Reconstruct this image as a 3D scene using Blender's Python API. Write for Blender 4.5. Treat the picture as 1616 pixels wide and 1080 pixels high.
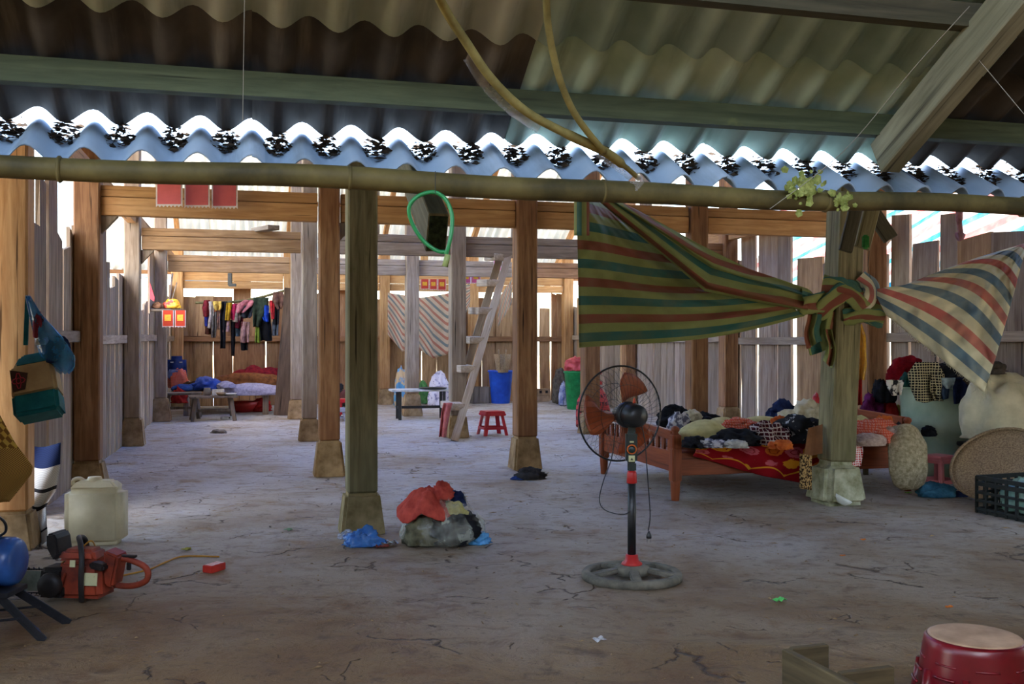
import bpy, bmesh, math, random
from mathutils import Vector, Matrix, noise
random.seed(7)
for o in list(bpy.data.objects): bpy.data.objects.remove(o)
SC = bpy.context.scene
COL = SC.collection
# ------------------------------------------------------------------ camera, sky, sun, exposure
F, H, CX, CY = 1571.0, 1.15, 808.0, 541.0
cam = bpy.data.cameras.new('camera'); co = bpy.data.objects.new('camera', cam); COL.objects.link(co)
co.location = (0, 0, H); co.rotation_euler = (math.pi/2, 0, 0)
cam.sensor_width = 36; cam.lens = 36*F/1616; cam.clip_start = .05; cam.clip_end = 300
cam.shift_y = -(CY-540)/1616*-1
SC.camera = co
SC.view_settings.view_transform = 'Standard'; SC.view_settings.look = 'None'
SC.view_settings.gamma = 1; SC.view_settings.use_curve_mapping = False
SC.view_settings.exposure = 0.72
A = math.radians(14.6); CA, SA = math.cos(A), math.sin(A)
W = bpy.data.worlds.new('sky'); SC.world = W; W.use_nodes = True
nt = W.node_tree; bg = nt.nodes['Background']
sky = nt.nodes.new('ShaderNodeTexSky'); sky.sky_type = 'NISHITA'; sky.sun_disc = False
sky.sun_elevation = math.radians(56); sky.sun_rotation = math.radians(200); sky.air_density = 1.2; sky.dust_density = 2.0
nt.links.new(sky.outputs[0], bg.inputs[0]); bg.inputs[1].default_value = 0.9
sl = bpy.data.lights.new('sun', 'SUN'); sl.energy = 15.0; sl.angle = math.radians(.6); sl.color = (1, .95, .86)
so = bpy.data.objects.new('sun', sl); COL.objects.link(so)
_d = Vector((-SA*.55-CA*.04, CA*.55-SA*.04, -.83))           # from behind the camera, high
so.rotation_euler = _d.to_track_quat('-Z', 'Y').to_euler(); so.location = (0, -6, 12)

# ------------------------------------------------------------------ helpers
def UV(u, v, z=0.0): return Vector((u*CA-v*SA, u*SA+v*CA, z))
def toUV(p): return (p[0]*CA+p[1]*SA, -p[0]*SA+p[1]*CA)
def P(x, y, Y): return Vector(((x-CX)/F*Y, Y, H-(y-CY)/F*Y))
def fz(X, Y):
    n = noise.noise(Vector((X*.55, Y*.55, 3.1)))*.016 + noise.noise(Vector((X*1.7, Y*1.9, 9.3)))*.007
    k = max(0, min(1, (4.6-Y)/.8))
    n += k*(.050*(.3-abs(noise.noise(Vector((X*.6+.25*Y, Y*1.5, 1.7))))) + .012*noise.noise(Vector((X*3, Y*4.2, 5))))+.004*noise.noise(Vector((X*5, Y*5, 2)))
    return n
def G(x, y):
    Y = F*H/(y-CY); X = (x-CX)/F*Y
    return Vector((X, Y, fz(X, Y)))
def uat(x, v):       # u of the point seen at column x on the line v
    r = (x-CX)/F; Y = v/(CA-SA*r); return r*Y*CA+Y*SA
def vat(x, u):       # v of the point seen at column x on the line u
    r = (x-CX)/F; Y = u/(r*CA+SA)
    return -r*Y*SA+Y*CA
def zat(y, Y): return H-(y-CY)/F*Y
def C(r, g, b):
    f = lambda c: c/12.92 if c <= .04045 else ((c+.055)/1.055)**2.4
    return (f(r/255), f(g/255), f(b/255), 1)
WL = {}
def wl(o): return WL.get(o.name, Vector((0, 0, 0)))
def tag(o, label=None, cat=None, group=None, kind=None):
    if label: o['label'] = label
    if cat: o['category'] = cat
    if group: o['group'] = group
    if kind: o['kind'] = kind
    return o
def thing(name, label, cat, loc, group=None):
    o = bpy.data.objects.new(name, None); COL.objects.link(o); o.location = loc
    o.empty_display_size = .1; WL[o.name] = Vector(loc)
    return tag(o, label, cat, group)
def struct(name, loc=(0, 0, 0)):
    o = bpy.data.objects.new(name, None); COL.objects.link(o); o.location = loc; WL[o.name] = Vector(loc); o['kind'] = 'structure'
    return o
class MB:
    def __init__(s): s.v = []; s.f = []; s.uv = {}; s.mi = {}; s.m = 0
    def _add(s, vs, fs):
        b = len(s.v); s.v += [Vector(p) for p in vs]
        for f in fs:
            if s.m: s.mi[len(s.f)] = s.m
            s.f.append([b+i for i in f])
        return b
    def box(s, c, size, R=None, top=(1, 1)):
        hx, hy, hz = size[0]/2, size[1]/2, size[2]/2; c = Vector(c); vs = []
        for z in (-1, 1):
            kx, ky = top if z > 0 else (1, 1)
            for x, y in ((-1, -1), (1, -1), (1, 1), (-1, 1)):
                p = Vector((x*hx*kx, y*hy*ky, z*hz))
                vs.append(c+(R @ p if R else p))
        s._add(vs, [(3, 2, 1, 0), (4, 5, 6, 7), (0, 1, 5, 4), (1, 2, 6, 5), (2, 3, 7, 6), (3, 0, 4, 7)]); return s
    def bar(s, p0, p1, w, h, up=(0, 0, 1)):
        p0, p1 = Vector(p0), Vector(p1); d = (p1-p0); L = d.length; d.normalize()
        x = d.cross(Vector(up));
        if x.length < 1e-4: x = d.cross(Vector((1, 0, 0)))
        x.normalize(); y = x.cross(d)
        R = Matrix((x, d, y)).transposed()
        return s.box((p0+p1)/2, (w, L, h), R)
    def tube(s, pts, r, n=8, cap=True, closed=False):
        pts = [Vector(p) for p in pts]; N = len(pts)
        rs = r if isinstance(r, (list, tuple)) else [r]*N
        ref = None; vs = []
        for i, p in enumerate(pts):
            if closed: t = pts[(i+1) % N]-pts[i-1]
            else: t = pts[min(i+1, N-1)]-pts[max(i-1, 0)]
            t.normalize()
            if ref is None:
                ref = Vector((0, 0, 1)) if abs(t.z) < .9 else Vector((1, 0, 0))
            a = (ref-t*ref.dot(t)); a.normalize(); b = t.cross(a); ref = a
            for k in range(n):
                q = 2*math.pi*k/n; vs.append(p+(a*math.cos(q)+b*math.sin(q))*rs[i])
        fs = []
        for i in range(N if closed else N-1):
            j = (i+1) % N
            for k in range(n):
                fs.append((i*n+k, i*n+(k+1) % n, j*n+(k+1) % n, j*n+k))
        if cap and not closed:
            fs.append(tuple(range(n-1, -1, -1))); fs.append(tuple((N-1)*n+k for k in range(n)))
        s._add(vs, fs); return s
    def lathe(s, prof, c=(0, 0, 0), n=24, R=None, sx=1, sy=1, cap=True):
        c = Vector(c); vs = []
        for r, z in prof:
            for k in range(n):
                q = 2*math.pi*k/n; p = Vector((r*sx*math.cos(q), r*sy*math.sin(q), z)); vs.append(c+(R @ p if R else p))
        fs = []
        for i in range(len(prof)-1):
            for k in range(n): fs.append((i*n+k, i*n+(k+1) % n, (i+1)*n+(k+1) % n, (i+1)*n+k))
        if cap:
            fs.append(tuple(range(n-1, -1, -1))); fs.append(tuple((len(prof)-1)*n+k for k in range(n)))
        s._add(vs, fs); return s
    def grid(s, fn, nu, nv, uvfn=None):
        b = len(s.v); vs = []
        for j in range(nv+1):
            for i in range(nu+1):
                a, c = i/nu, j/nv; vs.append(fn(a, c)); s.uv[b+len(vs)-1] = uvfn(a, c) if uvfn else (a, c)
        fs = [(j*(nu+1)+i, j*(nu+1)+i+1, (j+1)*(nu+1)+i+1, (j+1)*(nu+1)+i) for j in range(nv) for i in range(nu)]
        s._add(vs, fs); return s
    def poly(s, pts, d):      # extruded polygon: pts 3d, d extrusion vector
        n = len(pts); d = Vector(d); pts = [Vector(p) for p in pts]
        s._add(pts+[p+d for p in pts], [tuple(range(n-1, -1, -1)), tuple(range(n, 2*n))]+[(i, (i+1) % n, n+(i+1) % n, n+i) for i in range(n)]); return s
    def build(s, name, mat, parent=None, label=None, cat=None, group=None, kind=None, smooth=False, bevel=0, solid=0, sub=0, seg=2):
        vs = s.v; n = len(vs)
        c = Vector((sum((min(p[i] for p in vs)+max(p[i] for p in vs))/2 if i < 2 else min(p[2] for p in vs) for _ in (0,)) for i in range(3)))
        me = bpy.data.meshes.new(name); me.from_pydata([p-c for p in vs], [], s.f)
        mats = mat if isinstance(mat, (list, tuple)) else [mat]
        for m in mats: me.materials.append(m)
        for fi, m in s.mi.items(): me.polygons[fi].material_index = m
        if s.uv:
            l = me.uv_layers.new(name='UVMap')
            for lp in me.loops: l.data[lp.index].uv = s.uv.get(lp.vertex_index, (0, 0))
        if bevel:
            bm = bmesh.new(); bm.from_mesh(me)
            bmesh.ops.bevel(bm, geom=[e for e in bm.edges if len(e.link_faces) == 2 and e.calc_face_angle(0) > .4], offset=bevel, segments=seg, affect='EDGES', clamp_overlap=True)
            bm.to_mesh(me); bm.free()
        if smooth:
            for p in me.polygons: p.use_smooth = True
        me.validate(); me.update()
        o = bpy.data.objects.new(name, me); COL.objects.link(o)
        if parent: o.parent = parent; o.location = c-wl(parent)
        else: o.location = c
        WL[o.name] = c
        if solid:
            m = o.modifiers.new('t', 'SOLIDIFY'); m.thickness = solid; m.offset = 0
        if sub:
            m = o.modifiers.new('s', 'SUBSURF'); m.levels = sub; m.render_levels = sub
        return tag(o, label, cat, group, kind)
def timber(name, p0, p1, w, t, mat, parent=None, side=(0, 1, 0), seg=1, rough=0, top=None, label=None, cat=None, taper=1, bevel=.004, kind=None, bow=0):
    # one sawn or split board: local Z runs along the grain, local X is the width w, local Y the thickness t (towards side)
    p0, p1 = Vector(p0), Vector(p1); d = p1-p0; L = d.length; d.normalize()
    y = Vector(side); y = y-d*y.dot(d); y.normalize(); x = y.cross(d)
    R = Matrix((x, y, d)).transposed().to_4x4()
    vs = []; fs = []
    for i in range(seg+1):
        k = i/seg; ww = w*(1+(taper-1)*k)/2; sh = bow*math.sin(k*math.pi)
        for sx, sy in ((-1, -1), (1, -1), (1, 1), (-1, 1)):
            e = random.uniform(-rough, rough) if rough else 0
            z = k*L
            if top and i == seg: z += (top[0] if sx < 0 else top[1])
            vs.append((sx*ww+e+sh, sy*t/2+e*.3, z))
    for i in range(seg):
        a = i*4
        for q in range(4): fs.append((a+q, a+(q+1) % 4, a+4+(q+1) % 4, a+4+q))
    fs.append((3, 2, 1, 0)); fs.append(tuple(seg*4+q for q in range(4)))
    me = bpy.data.meshes.new(name); me.from_pydata(vs, [], fs); me.materials.append(mat)
    if bevel and seg == 1:
        bm = bmesh.new(); bm.from_mesh(me); bmesh.ops.bevel(bm, geom=list(bm.edges), offset=bevel, segments=1, affect='EDGES', clamp_overlap=True); bm.to_mesh(me); bm.free()
    me.update()
    o = bpy.data.objects.new(name, me); COL.objects.link(o)
    M = R.copy(); M.translation = p0-(wl(parent) if parent else Vector((0, 0, 0)))
    if parent: o.parent = parent
    o.matrix_local = M; WL[o.name] = p0
    return tag(o, label, cat, None, kind)
def crumple(c, size, seed, sub=3, wr=.22, freq=2.2, flat=True, R=None):
    # a crumpled heap of cloth or film: sharp warped folds on a flattened ball, standing on its base point c
    bm = bmesh.new(); bmesh.ops.create_icosphere(bm, subdivisions=max(sub, 4) if wr > .09 else sub, radius=1)
    m = MB(); vs = []; o = Vector((seed*7.3, seed*3.1, seed*1.7)); c = Vector(c)
    for v in bm.verts:
        p = v.co.copy(); q = p*freq*.75+o
        w = noise.noise_vector(q*.7)*1.1; g = q+w
        f1 = abs(noise.noise(g)); f2 = abs(noise.noise(g*2.1+w*.6)); f3 = abs(noise.noise(g*4.3-w))
        r = 1+wr*(.55-2.6*f1)*1.15+wr*.7*(.4-1.7*f2)+wr*.32*(.4-1.5*f3)+wr*1.1*noise.noise(p*1.3+o)
        p = p*max(.35, r)
        if flat and p.z < -.3: p.z = -.3-(abs(p.z)-.3)*.12; p.x *= 1.06; p.y *= 1.06
        z = (p.z+(.40 if flat else 1))/(1.40 if flat else 2)
        e = Vector((p.x*size[0]/2, p.y*size[1]/2, max(0, z)*size[2]))
        vs.append(c+(R @ e if R else e))
    fs = [[v.index for v in f.verts] for f in bm.faces]; bm.free()
    m._add(vs, fs); return m
def heap(name, c, size, seed, mat, parent=None, label=None, cat=None, group=None, **k):
    rz = k.pop('rz', 0); R = Matrix.Rotation(rz, 3, 'Z') if rz else None
    return crumple(c, size, seed, R=R, **k).build(name, mat, parent, label, cat, group, smooth=True)
def lerp(a, b, t): return a+(b-a)*t
def plin(pts, t):     # piecewise linear through (t, value...) rows
    for a, b in zip(pts, pts[1:]):
        if t <= b[0]:
            k = (t-a[0])/(b[0]-a[0]) if b[0] > a[0] else 0
            return [lerp(p, q, k) for p, q in zip(a[1:], b[1:])]
    return list(pts[-1][1:])
def smoothpath(pts, n=6):
    pts = [Vector(p) for p in pts]; out = []
    for i in range(len(pts)-1):
        p0, p1, p2, p3 = pts[max(i-1, 0)], pts[i], pts[i+1], pts[min(i+2, len(pts)-1)]
        for k in range(n):
            t = k/n; out.append(.5*((2*p1)+(p2-p0)*t+(2*p0-5*p1+4*p2-p3)*t*t+(3*p1-p0-3*p2+p3)*t**3))
    out.append(pts[-1]); return out

# ------------------------------------------------------------------ materials
MATS = {}
def base(name, rough=.75, spec=.3, metal=0):
    m = bpy.data.materials.new(name); m.use_nodes = True; b = m.node_tree.nodes['Principled BSDF']
    b.inputs['Roughness'].default_value = rough; b.inputs['Metallic'].default_value = metal; b.inputs['Specular IOR Level'].default_value = spec
    return m, m.node_tree, b
def nd(t, ty, **k):
    n = t.nodes.new(ty)
    for a, v in k.items():
        if a in n.inputs: n.inputs[a].default_value = v
        else: setattr(n, a, v)
    return n
def ramp(t, fac, stops, interp='LINEAR'):
    r = t.nodes.new('ShaderNodeValToRGB'); r.color_ramp.interpolation = interp; e = r.color_ramp.elements
    while len(e) < len(stops): e.new(.5)
    for x, (p, c) in zip(e, stops): x.position = p; x.color = c
    t.links.new(fac, r.inputs[0]); return r.outputs[0]
def mixc(t, fac, a, b, mode='MIX'):
    n = t.nodes.new('ShaderNodeMix'); n.data_type = 'RGBA'; n.blend_type = mode
    for i, x in ((0, fac), (6, a), (7, b)):
        if hasattr(x, 'links'): t.links.new(x, n.inputs[i])
        else: n.inputs[i].default_value = x
    return n.outputs[2]
def coord(t, scale, kind='Object'):
    c = t.nodes.new('ShaderNodeTexCoord'); m = t.nodes.new('ShaderNodeMapping'); m.inputs['Scale'].default_value = scale
    t.links.new(c.outputs[kind], m.inputs[0]); return m.outputs[0]
def bump(t, b, h, s, d=.01):
    n = nd(t, 'ShaderNodeBump', Strength=s, Distance=d); t.links.new(h, n.inputs['Height']); t.links.new(n.outputs[0], b.inputs['Normal'])
def noi(t, vec, scale, detail=6, rough=.6, dist=0):
    n = nd(t, 'ShaderNodeTexNoise', Scale=scale, Detail=detail, Roughness=rough, Distortion=dist); t.links.new(vec, n.inputs['Vector']); return n.outputs['Fac']
def mat(name, c1, c2=None, rough=.75, scale=9, spec=.3, metal=0, bmp=.15, dist=.01, stretch=(1, 1, 1), lo=.35, hi=.65, trans=0, vary=.0):
    if name in MATS: return MATS[name]
    m, t, b = base(name, rough, spec, metal); c2 = c2 or tuple(x*.72 for x in c1[:3])+(1,)
    v = coord(t, stretch); f = noi(t, v, scale); col = ramp(t, f, [(lo, c2), (hi, c1)])
    if vary:
        oi = t.nodes.new('ShaderNodeObjectInfo'); h = nd(t, 'ShaderNodeHueSaturation'); t.links.new(col, h.inputs['Color'])
        mr = nd(t, 'ShaderNodeMapRange'); mr.inputs[3].default_value = 1-vary; mr.inputs[4].default_value = 1+vary
        t.links.new(oi.outputs['Random'], mr.inputs[0]); t.links.new(mr.outputs[0], h.inputs['Value']); col = h.outputs[0]
    t.links.new(col, b.inputs['Base Color'])
    if bmp: bump(t, b, noi(t, v, scale*3, 8), bmp, dist)
    if trans:
        tr = t.nodes.new('ShaderNodeBsdfTranslucent'); t.links.new(col, tr.inputs[0]); mx = nd(t, 'ShaderNodeMixShader'); mx.inputs[0].default_value = trans
        t.links.new(b.outputs[0], mx.inputs[1]); t.links.new(tr.outputs[0], mx.inputs[2]); t.links.new(mx.outputs[0], t.nodes['Material Output'].inputs[0])
    MATS[name] = m; return m
def wood(name, c1, c2, c3=None, rough=.72, vary=.18, moss=None, mossc=None):
    if name in MATS: return MATS[name]
    m, t, b = base(name, rough, .25); v = coord(t, (1, 1, .07))
    g = noi(t, v, 26, 8, .65, .6); big = noi(t, coord(t, (1, 1, .35)), 2.6, 4)
    col = ramp(t, g, [(.3, c2), (.62, c1)]); col = mixc(t, ramp(t, big, [(.42, (0, 0, 0, 1)), (.72, (1, 1, 1, 1))]), col, c3 or tuple(x*.55 for x in c1[:3])+(1,))
    crack = ramp(t, noi(t, coord(t, (1, 1, .03)), 34, 3, .5, .3), [(.30, (0, 0, 0, 1)), (.36, (1, 1, 1, 1))])
    col = mixc(t, crack, tuple(x*.3 for x in c2[:3])+(1,), col)
    if moss:
        mm = ramp(t, noi(t, coord(t, (1, 1, .5)), 7, 7, .7), [(1-moss-.1, (0, 0, 0, 1)), (1-moss+.12, (1, 1, 1, 1))]); col = mixc(t, mm, col, mossc)
    oi = t.nodes.new('ShaderNodeObjectInfo'); h = nd(t, 'ShaderNodeHueSaturation'); t.links.new(col, h.inputs['Color'])
    mr = nd(t, 'ShaderNodeMapRange'); mr.inputs[3].default_value = 1-vary; mr.inputs[4].default_value = 1+vary
    t.links.new(oi.outputs['Random'], mr.inputs[0]); t.links.new(mr.outputs[0], h.inputs['Value'])
    t.links.new(h.outputs[0], b.inputs['Base Color']); bump(t, b, g, .35, .006); MATS[name] = m; return m
def cloth(name, c1, c2=None, rough=.9, scale=14, bmp=.25): return mat(name, c1, c2, rough, scale, .1, 0, bmp, .006)
def stripes(name, cols, periods, dirt=None, trans=.0, rough=.6, ax=1):
    m, t, b = base(name, rough, .25); uv = t.nodes.new('ShaderNodeUVMap'); sp = t.nodes.new('ShaderNodeSeparateXYZ'); t.links.new(uv.outputs[0], sp.inputs[0])
    mu = nd(t, 'ShaderNodeMath', operation='MULTIPLY'); mu.inputs[1].default_value = periods; t.links.new(sp.outputs[ax], mu.inputs[0])
    fr = nd(t, 'ShaderNodeMath', operation='FRACT'); t.links.new(mu.outputs[0], fr.inputs[0])
    tot = sum(w for w, c in cols); stops = []; a = 0
    for w, c in cols: stops.append((a/tot, c)); a += w
    col = ramp(t, fr.outputs[0], stops, 'CONSTANT')
    f = noi(t, coord(t, (1, 1, 1)), 5, 7, .65); col = mixc(t, ramp(t, f, [(.4, (.0, .0, .0, 1)), (.75, (.55, .55, .55, 1))]), col, dirt or (.2, .19, .13, 1))
    w = nd(t, 'ShaderNodeTexNoise', Scale=240.0); t.links.new(coord(t, (1, 1, 1)), w.inputs['Vector'])
    t.links.new(col, b.inputs['Base Color']); bump(t, b, w.outputs['Fac'], .15, .002)
    if trans:
        tr = t.nodes.new('ShaderNodeBsdfTranslucent'); t.links.new(col, tr.inputs[0]); mx = nd(t, 'ShaderNodeMixShader'); mx.inputs[0].default_value = trans
        t.links.new(b.outputs[0], mx.inputs[1]); t.links.new(tr.outputs[0], mx.inputs[2]); t.links.new(mx.outputs[0], t.nodes['Material Output'].inputs[0])
    return m
def plaid(name, c0, c1, c2, s=60):
    m, t, b = base(name, .9, .1); v = coord(t, (1, 1, 1)); f = []
    for bd, sc in (('X', s), ('Z', s), ('Y', s)):
        w = nd(t, 'ShaderNodeTexWave', Scale=sc/6.28, Distortion=1.2, bands_direction=bd); w.inputs['Detail'].default_value = 0; t.links.new(v, w.inputs['Vector']); f.append(w.outputs['Fac'])
    col = mixc(t, ramp(t, f[0], [(.62, (0, 0, 0, 1)), (.7, (1, 1, 1, 1))]), c0, c1); col = mixc(t, ramp(t, f[0], [(.88, (0, 0, 0, 1)), (.93, (1, 1, 1, 1))]), col, c2)
    col = mixc(t, ramp(t, f[1], [(.78, (0, 0, 0, 1)), (.84, (1, 1, 1, 1))]), col, c2)
    t.links.new(col, b.inputs['Base Color']); return m
def film(name, c, alpha=.45, rough=.15, tint=None):
    if name in MATS: return MATS[name]
    m, t, b = base(name, rough, .5); b.inputs['Base Color'].default_value = c
    tr = t.nodes.new('ShaderNodeBsdfTransparent'); tr.inputs[0].default_value = tint or (1, 1, 1, 1); mx = nd(t, 'ShaderNodeMixShader')
    fac = ramp(t, noi(t, coord(t, (1, 1, 1)), 9, 5), [(.35, (max(0, alpha-.2),)*3+(1,)), (.65, (min(1, alpha+.25),)*3+(1,))])
    t.links.new(fac, mx.inputs[0]); t.links.new(tr.outputs[0], mx.inputs[1]); t.links.new(b.outputs[0], mx.inputs[2]); t.links.new(mx.outputs[0], t.nodes['Material Output'].inputs[0])
    MATS[name] = m; return m

BROWN = wood('brown timber', C(158, 118, 82), C(104, 70, 44), C(106, 66, 40))
AMBER = wood('amber timber', C(206, 162, 110), C(164, 116, 70), C(150, 102, 60))
GREY = wood('grey timber', C(166, 148, 128), C(118, 102, 86), C(112, 90, 70))  # greyer, less red wood than BROWN
PLANK = wood('weathered plank', C(176, 158, 140), C(116, 98, 84), C(128, 98, 74), vary=.28)
TAN = wood('tan plank', C(186, 150, 110), C(132, 98, 64), C(116, 86, 58), vary=.25)
GREENW = wood('mossy timber', C(148, 140, 104), C(100, 92, 64), C(88, 84, 56), moss=.3, mossc=C(98, 104, 56))
DARKW = wood('dark sooty timber', C(98, 92, 74), C(58, 54, 44), C(60, 62, 44))
MOSSB = wood('mossy purlin timber', C(98, 108, 80), C(58, 68, 48), C(52, 60, 42), moss=.3, mossc=C(122, 128, 72))
BEDW = wood('red brown bed wood', C(150, 78, 44), C(104, 48, 26), C(112, 56, 30), rough=.5)
PALEW = wood('pale ladder wood', C(206, 190, 170), C(160, 142, 122), C(150, 120, 86))
STONE = mat('cast stone pedestal', C(170, 142, 104), C(116, 92, 62), .9, 7, .2, 0, .5, .01)
STONEG = mat('mossy stone pedestal', C(186, 184, 156), C(118, 118, 84), .95, 9, .2, 0, .7, .015)
# ------------------------------------------------------------------ floor and ground
# the object origin of the floor lies at the middle of its bounds: DIM0..DIM1 spans the fade of a brown tint that imitates dim, warm foreground light
DIM0, DIM1 = -5.2, -1.2
def floor_mat():
    m, t, b = base('trodden earth floor', .55, .4); v = coord(t, (1, 1, 1))
    big = noi(t, v, .9, 6, .6, .4); fine = noi(t, v, 11, 9, .7); st = noi(t, coord(t, (1.0, 1.7, 1)), 4, 8, .68, .7)
    col = ramp(t, big, [(.32, C(158, 136, 106)), (.5, C(186, 178, 168)), (.7, C(196, 192, 188))])
    col = mixc(t, ramp(t, st, [(.33, (.6, .6, .6, 1)), (.47, (0, 0, 0, 1))]), col, C(132, 104, 72))
    col = mixc(t, ramp(t, fine, [(.3, (.7, .7, .7, 1)), (.46, (0, 0, 0, 1))]), col, C(92, 70, 48))
    pt = noi(t, v, 2.7, 7, .7, .3); col = mixc(t, ramp(t, pt, [(.56, (0, 0, 0, 1)), (.66, (.7, .7, .7, 1))]), col, C(150, 116, 66))
    sp_ = noi(t, v, 30, 4, .7); col = mixc(t, ramp(t, sp_, [(.3, (.8, .8, .8, 1)), (.38, (0, 0, 0, 1))]), col, C(84, 66, 46))
    def crack(sc, w, seed):
        mp = coord(t, (1, 1, 1)); nn = nd(t, 'ShaderNodeTexNoise', Scale=2.2, Detail=6); t.links.new(mp, nn.inputs['Vector'])
        ad = nd(t, 'ShaderNodeVectorMath', operation='MULTIPLY_ADD'); ad.inputs[1].default_value = (.7, .7, 0); t.links.new(nn.outputs['Color'], ad.inputs[0]); t.links.new(mp, ad.inputs[2])
        vo = nd(t, 'ShaderNodeTexVoronoi', feature='DISTANCE_TO_EDGE', Scale=sc); t.links.new(ad.outputs[0], vo.inputs['Vector'])
        gate = noi(t, mp, 1.3+seed, 3)
        mu = nd(t, 'ShaderNodeMath', operation='ADD'); t.links.new(vo.outputs['Distance'], mu.inputs[0])
        g2 = ramp(t, gate, [(.46, (1, 1, 1, 1)), (.56, (0, 0, 0, 1))]); t.links.new(g2, mu.inputs[1])
        return ramp(t, mu.outputs[0], [(0, (0, 0, 0, 1)), (w, (1, 1, 1, 1))])
    k1 = crack(.75, .007, 0); k2 = crack(2.0, .012, .7)
    col = mixc(t, k1, C(70, 50, 32), col); col = mixc(t, k2, C(92, 68, 44), col)
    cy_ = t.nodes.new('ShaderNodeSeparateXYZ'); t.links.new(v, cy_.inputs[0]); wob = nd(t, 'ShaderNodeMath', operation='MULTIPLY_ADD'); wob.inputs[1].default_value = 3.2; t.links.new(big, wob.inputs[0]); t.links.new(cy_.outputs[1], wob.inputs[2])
    mr_ = nd(t, 'ShaderNodeMapRange'); mr_.inputs[1].default_value = DIM0; mr_.inputs[2].default_value = DIM1; t.links.new(wob.outputs[0], mr_.inputs[0])
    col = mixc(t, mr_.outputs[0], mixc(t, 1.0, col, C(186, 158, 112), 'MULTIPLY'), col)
    t.links.new(col, b.inputs['Base Color'])
    h = nd(t, 'ShaderNodeMath', operation='MULTIPLY'); t.links.new(k1, h.inputs[0]); t.links.new(k2, h.inputs[1])
    h2 = nd(t, 'ShaderNodeMath', operation='MULTIPLY_ADD'); h2.inputs[1].default_value = .6; t.links.new(h.outputs[0], h2.inputs[0]); t.links.new(st, h2.inputs[2])
    h3 = nd(t, 'ShaderNodeMath', operation='MULTIPLY_ADD'); h3.inputs[1].default_value = .5; t.links.new(fine, h3.inputs[0]); t.links.new(h2.outputs[0], h3.inputs[2])
    bump(t, b, h3.outputs[0], 1.0, .05); return m
ys = [-3.0, -1.5, 0, 1, 2]
y = 2.3
while y < 24: ys.append(y); y += max(.035, y*.016)
xs = [i*.12 for i in range(-75, 85)]
m = MB(); nx = len(xs)
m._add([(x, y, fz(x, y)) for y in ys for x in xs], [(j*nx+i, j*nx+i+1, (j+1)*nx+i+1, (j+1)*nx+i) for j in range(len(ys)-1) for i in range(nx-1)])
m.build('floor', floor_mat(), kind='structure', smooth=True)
m = MB(); m.box((0, 15, -.16), (160, 160, .2)); m.build('ground', mat('dry yard earth', C(206, 186, 150), C(170, 146, 108), .95, 1.5), kind='structure')

# ------------------------------------------------------------------ corrugated roofs
PITCH = .152; K = .56
def sheet_mat(name, c1, c2, blot, trans=0):
    m, t, b = base(name, .8, .25); v = coord(t, (1, 1, 1)); f = noi(t, v, 2.2, 5, .55); s = noi(t, coord(t, (1, .12, 1)), 12, 6, .6)
    col = ramp(t, f, [(.33, c2), (.6, c1)]); col = mixc(t, ramp(t, s, [(.54, (0, 0, 0, 1)), (.74, (.6, .6, .6, 1))]), col, blot)
    t.links.new(col, b.inputs['Base Color']); bump(t, b, noi(t, v, 40, 6), .15, .003)
    if trans:
        tr = t.nodes.new('ShaderNodeBsdfTranslucent'); t.links.new(col, tr.inputs[0]); mx = nd(t, 'ShaderNodeMixShader'); mx.inputs[0].default_value = trans
        t.links.new(b.outputs[0], mx.inputs[1]); t.links.new(tr.outputs[0], mx.inputs[2]); t.links.new(mx.outputs[0], t.nodes['Material Output'].inputs[0])
    return m
SH_L = sheet_mat('pale fibre cement', C(206, 208, 190), C(158, 168, 138), C(110, 118, 88))
SH_G = sheet_mat('greenish fibre cement', C(184, 202, 184), C(138, 160, 138), C(96, 108, 92))
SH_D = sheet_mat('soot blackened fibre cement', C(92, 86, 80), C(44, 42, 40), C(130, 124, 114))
SH_E = sheet_mat('grey fibre cement', C(196, 202, 204), C(160, 170, 172), C(120, 122, 116))
SH_V = sheet_mat('sky tinted fibre cement', C(168, 190, 212), C(136, 160, 184), C(110, 124, 136))  # eave sheets tinted blue to imitate the sky light on them
SH_T = sheet_mat('milky fibreglass', C(250, 250, 244), C(236, 238, 232), C(226, 226, 214), .2)
SH_B = sheet_mat('bluish fibreglass skylight', C(138, 186, 244), C(118, 172, 238), C(118, 164, 224), .64)
def corr_mesh(nw, L, name, seg=12, thick=.007):
    m = MB(); N = int(nw*seg); xs_ = [i*PITCH/seg for i in range(N+1)]; am = .028
    vs = []; n = N+1
    for z0 in (thick/2, -thick/2):
        for k in (0, .5, 1):
            for x in xs_: vs.append((x, k*L, am*math.cos(2*math.pi*x/PITCH)+z0))
    fs = []
    for k in range(2):
        for i in range(N):
            a = k*n+i; fs.append((a, a+1, a+1+n, a+n)); c = 3*n+k*n+i; fs.append((c+n, c+n+1, c+1, c))
    for i in range(N):
        fs.append((i+1, i, 3*n+i, 3*n+i+1)); a = 2*n+i; c = 5*n+i; fs.append((a, a+1, c+1, c))
    me = bpy.data.meshes.new(name); me.from_pydata([Vector(p) for p in vs], [], fs)
    for p in me.polygons: p.use_smooth = True
    return me
CM = {}
def sheet(parent, u, v, z, slope_up, L, mt, nw=5.25, tilt=0):
    key = (nw, L, mt.name)
    if key not in CM:
        me = corr_mesh(nw, L, 'roof_sheet'); me.materials.append(mt); CM[key] = me
    o = bpy.data.objects.new('roof_sheet', CM[key]); COL.objects.link(o); o.parent = parent
    a = math.atan(K)
    M = Matrix.Rotation(A, 4, 'Z') @ Matrix.Rotation((a if slope_up > 0 else -a)+tilt, 4, 'X')
    M.translation = UV(u, v, z)-wl(parent); o.matrix_local = M
    return o
def nz(v): return 1.794+K*(3.19-v)                       # lean-to roof over the camera, falling towards the house
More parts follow.
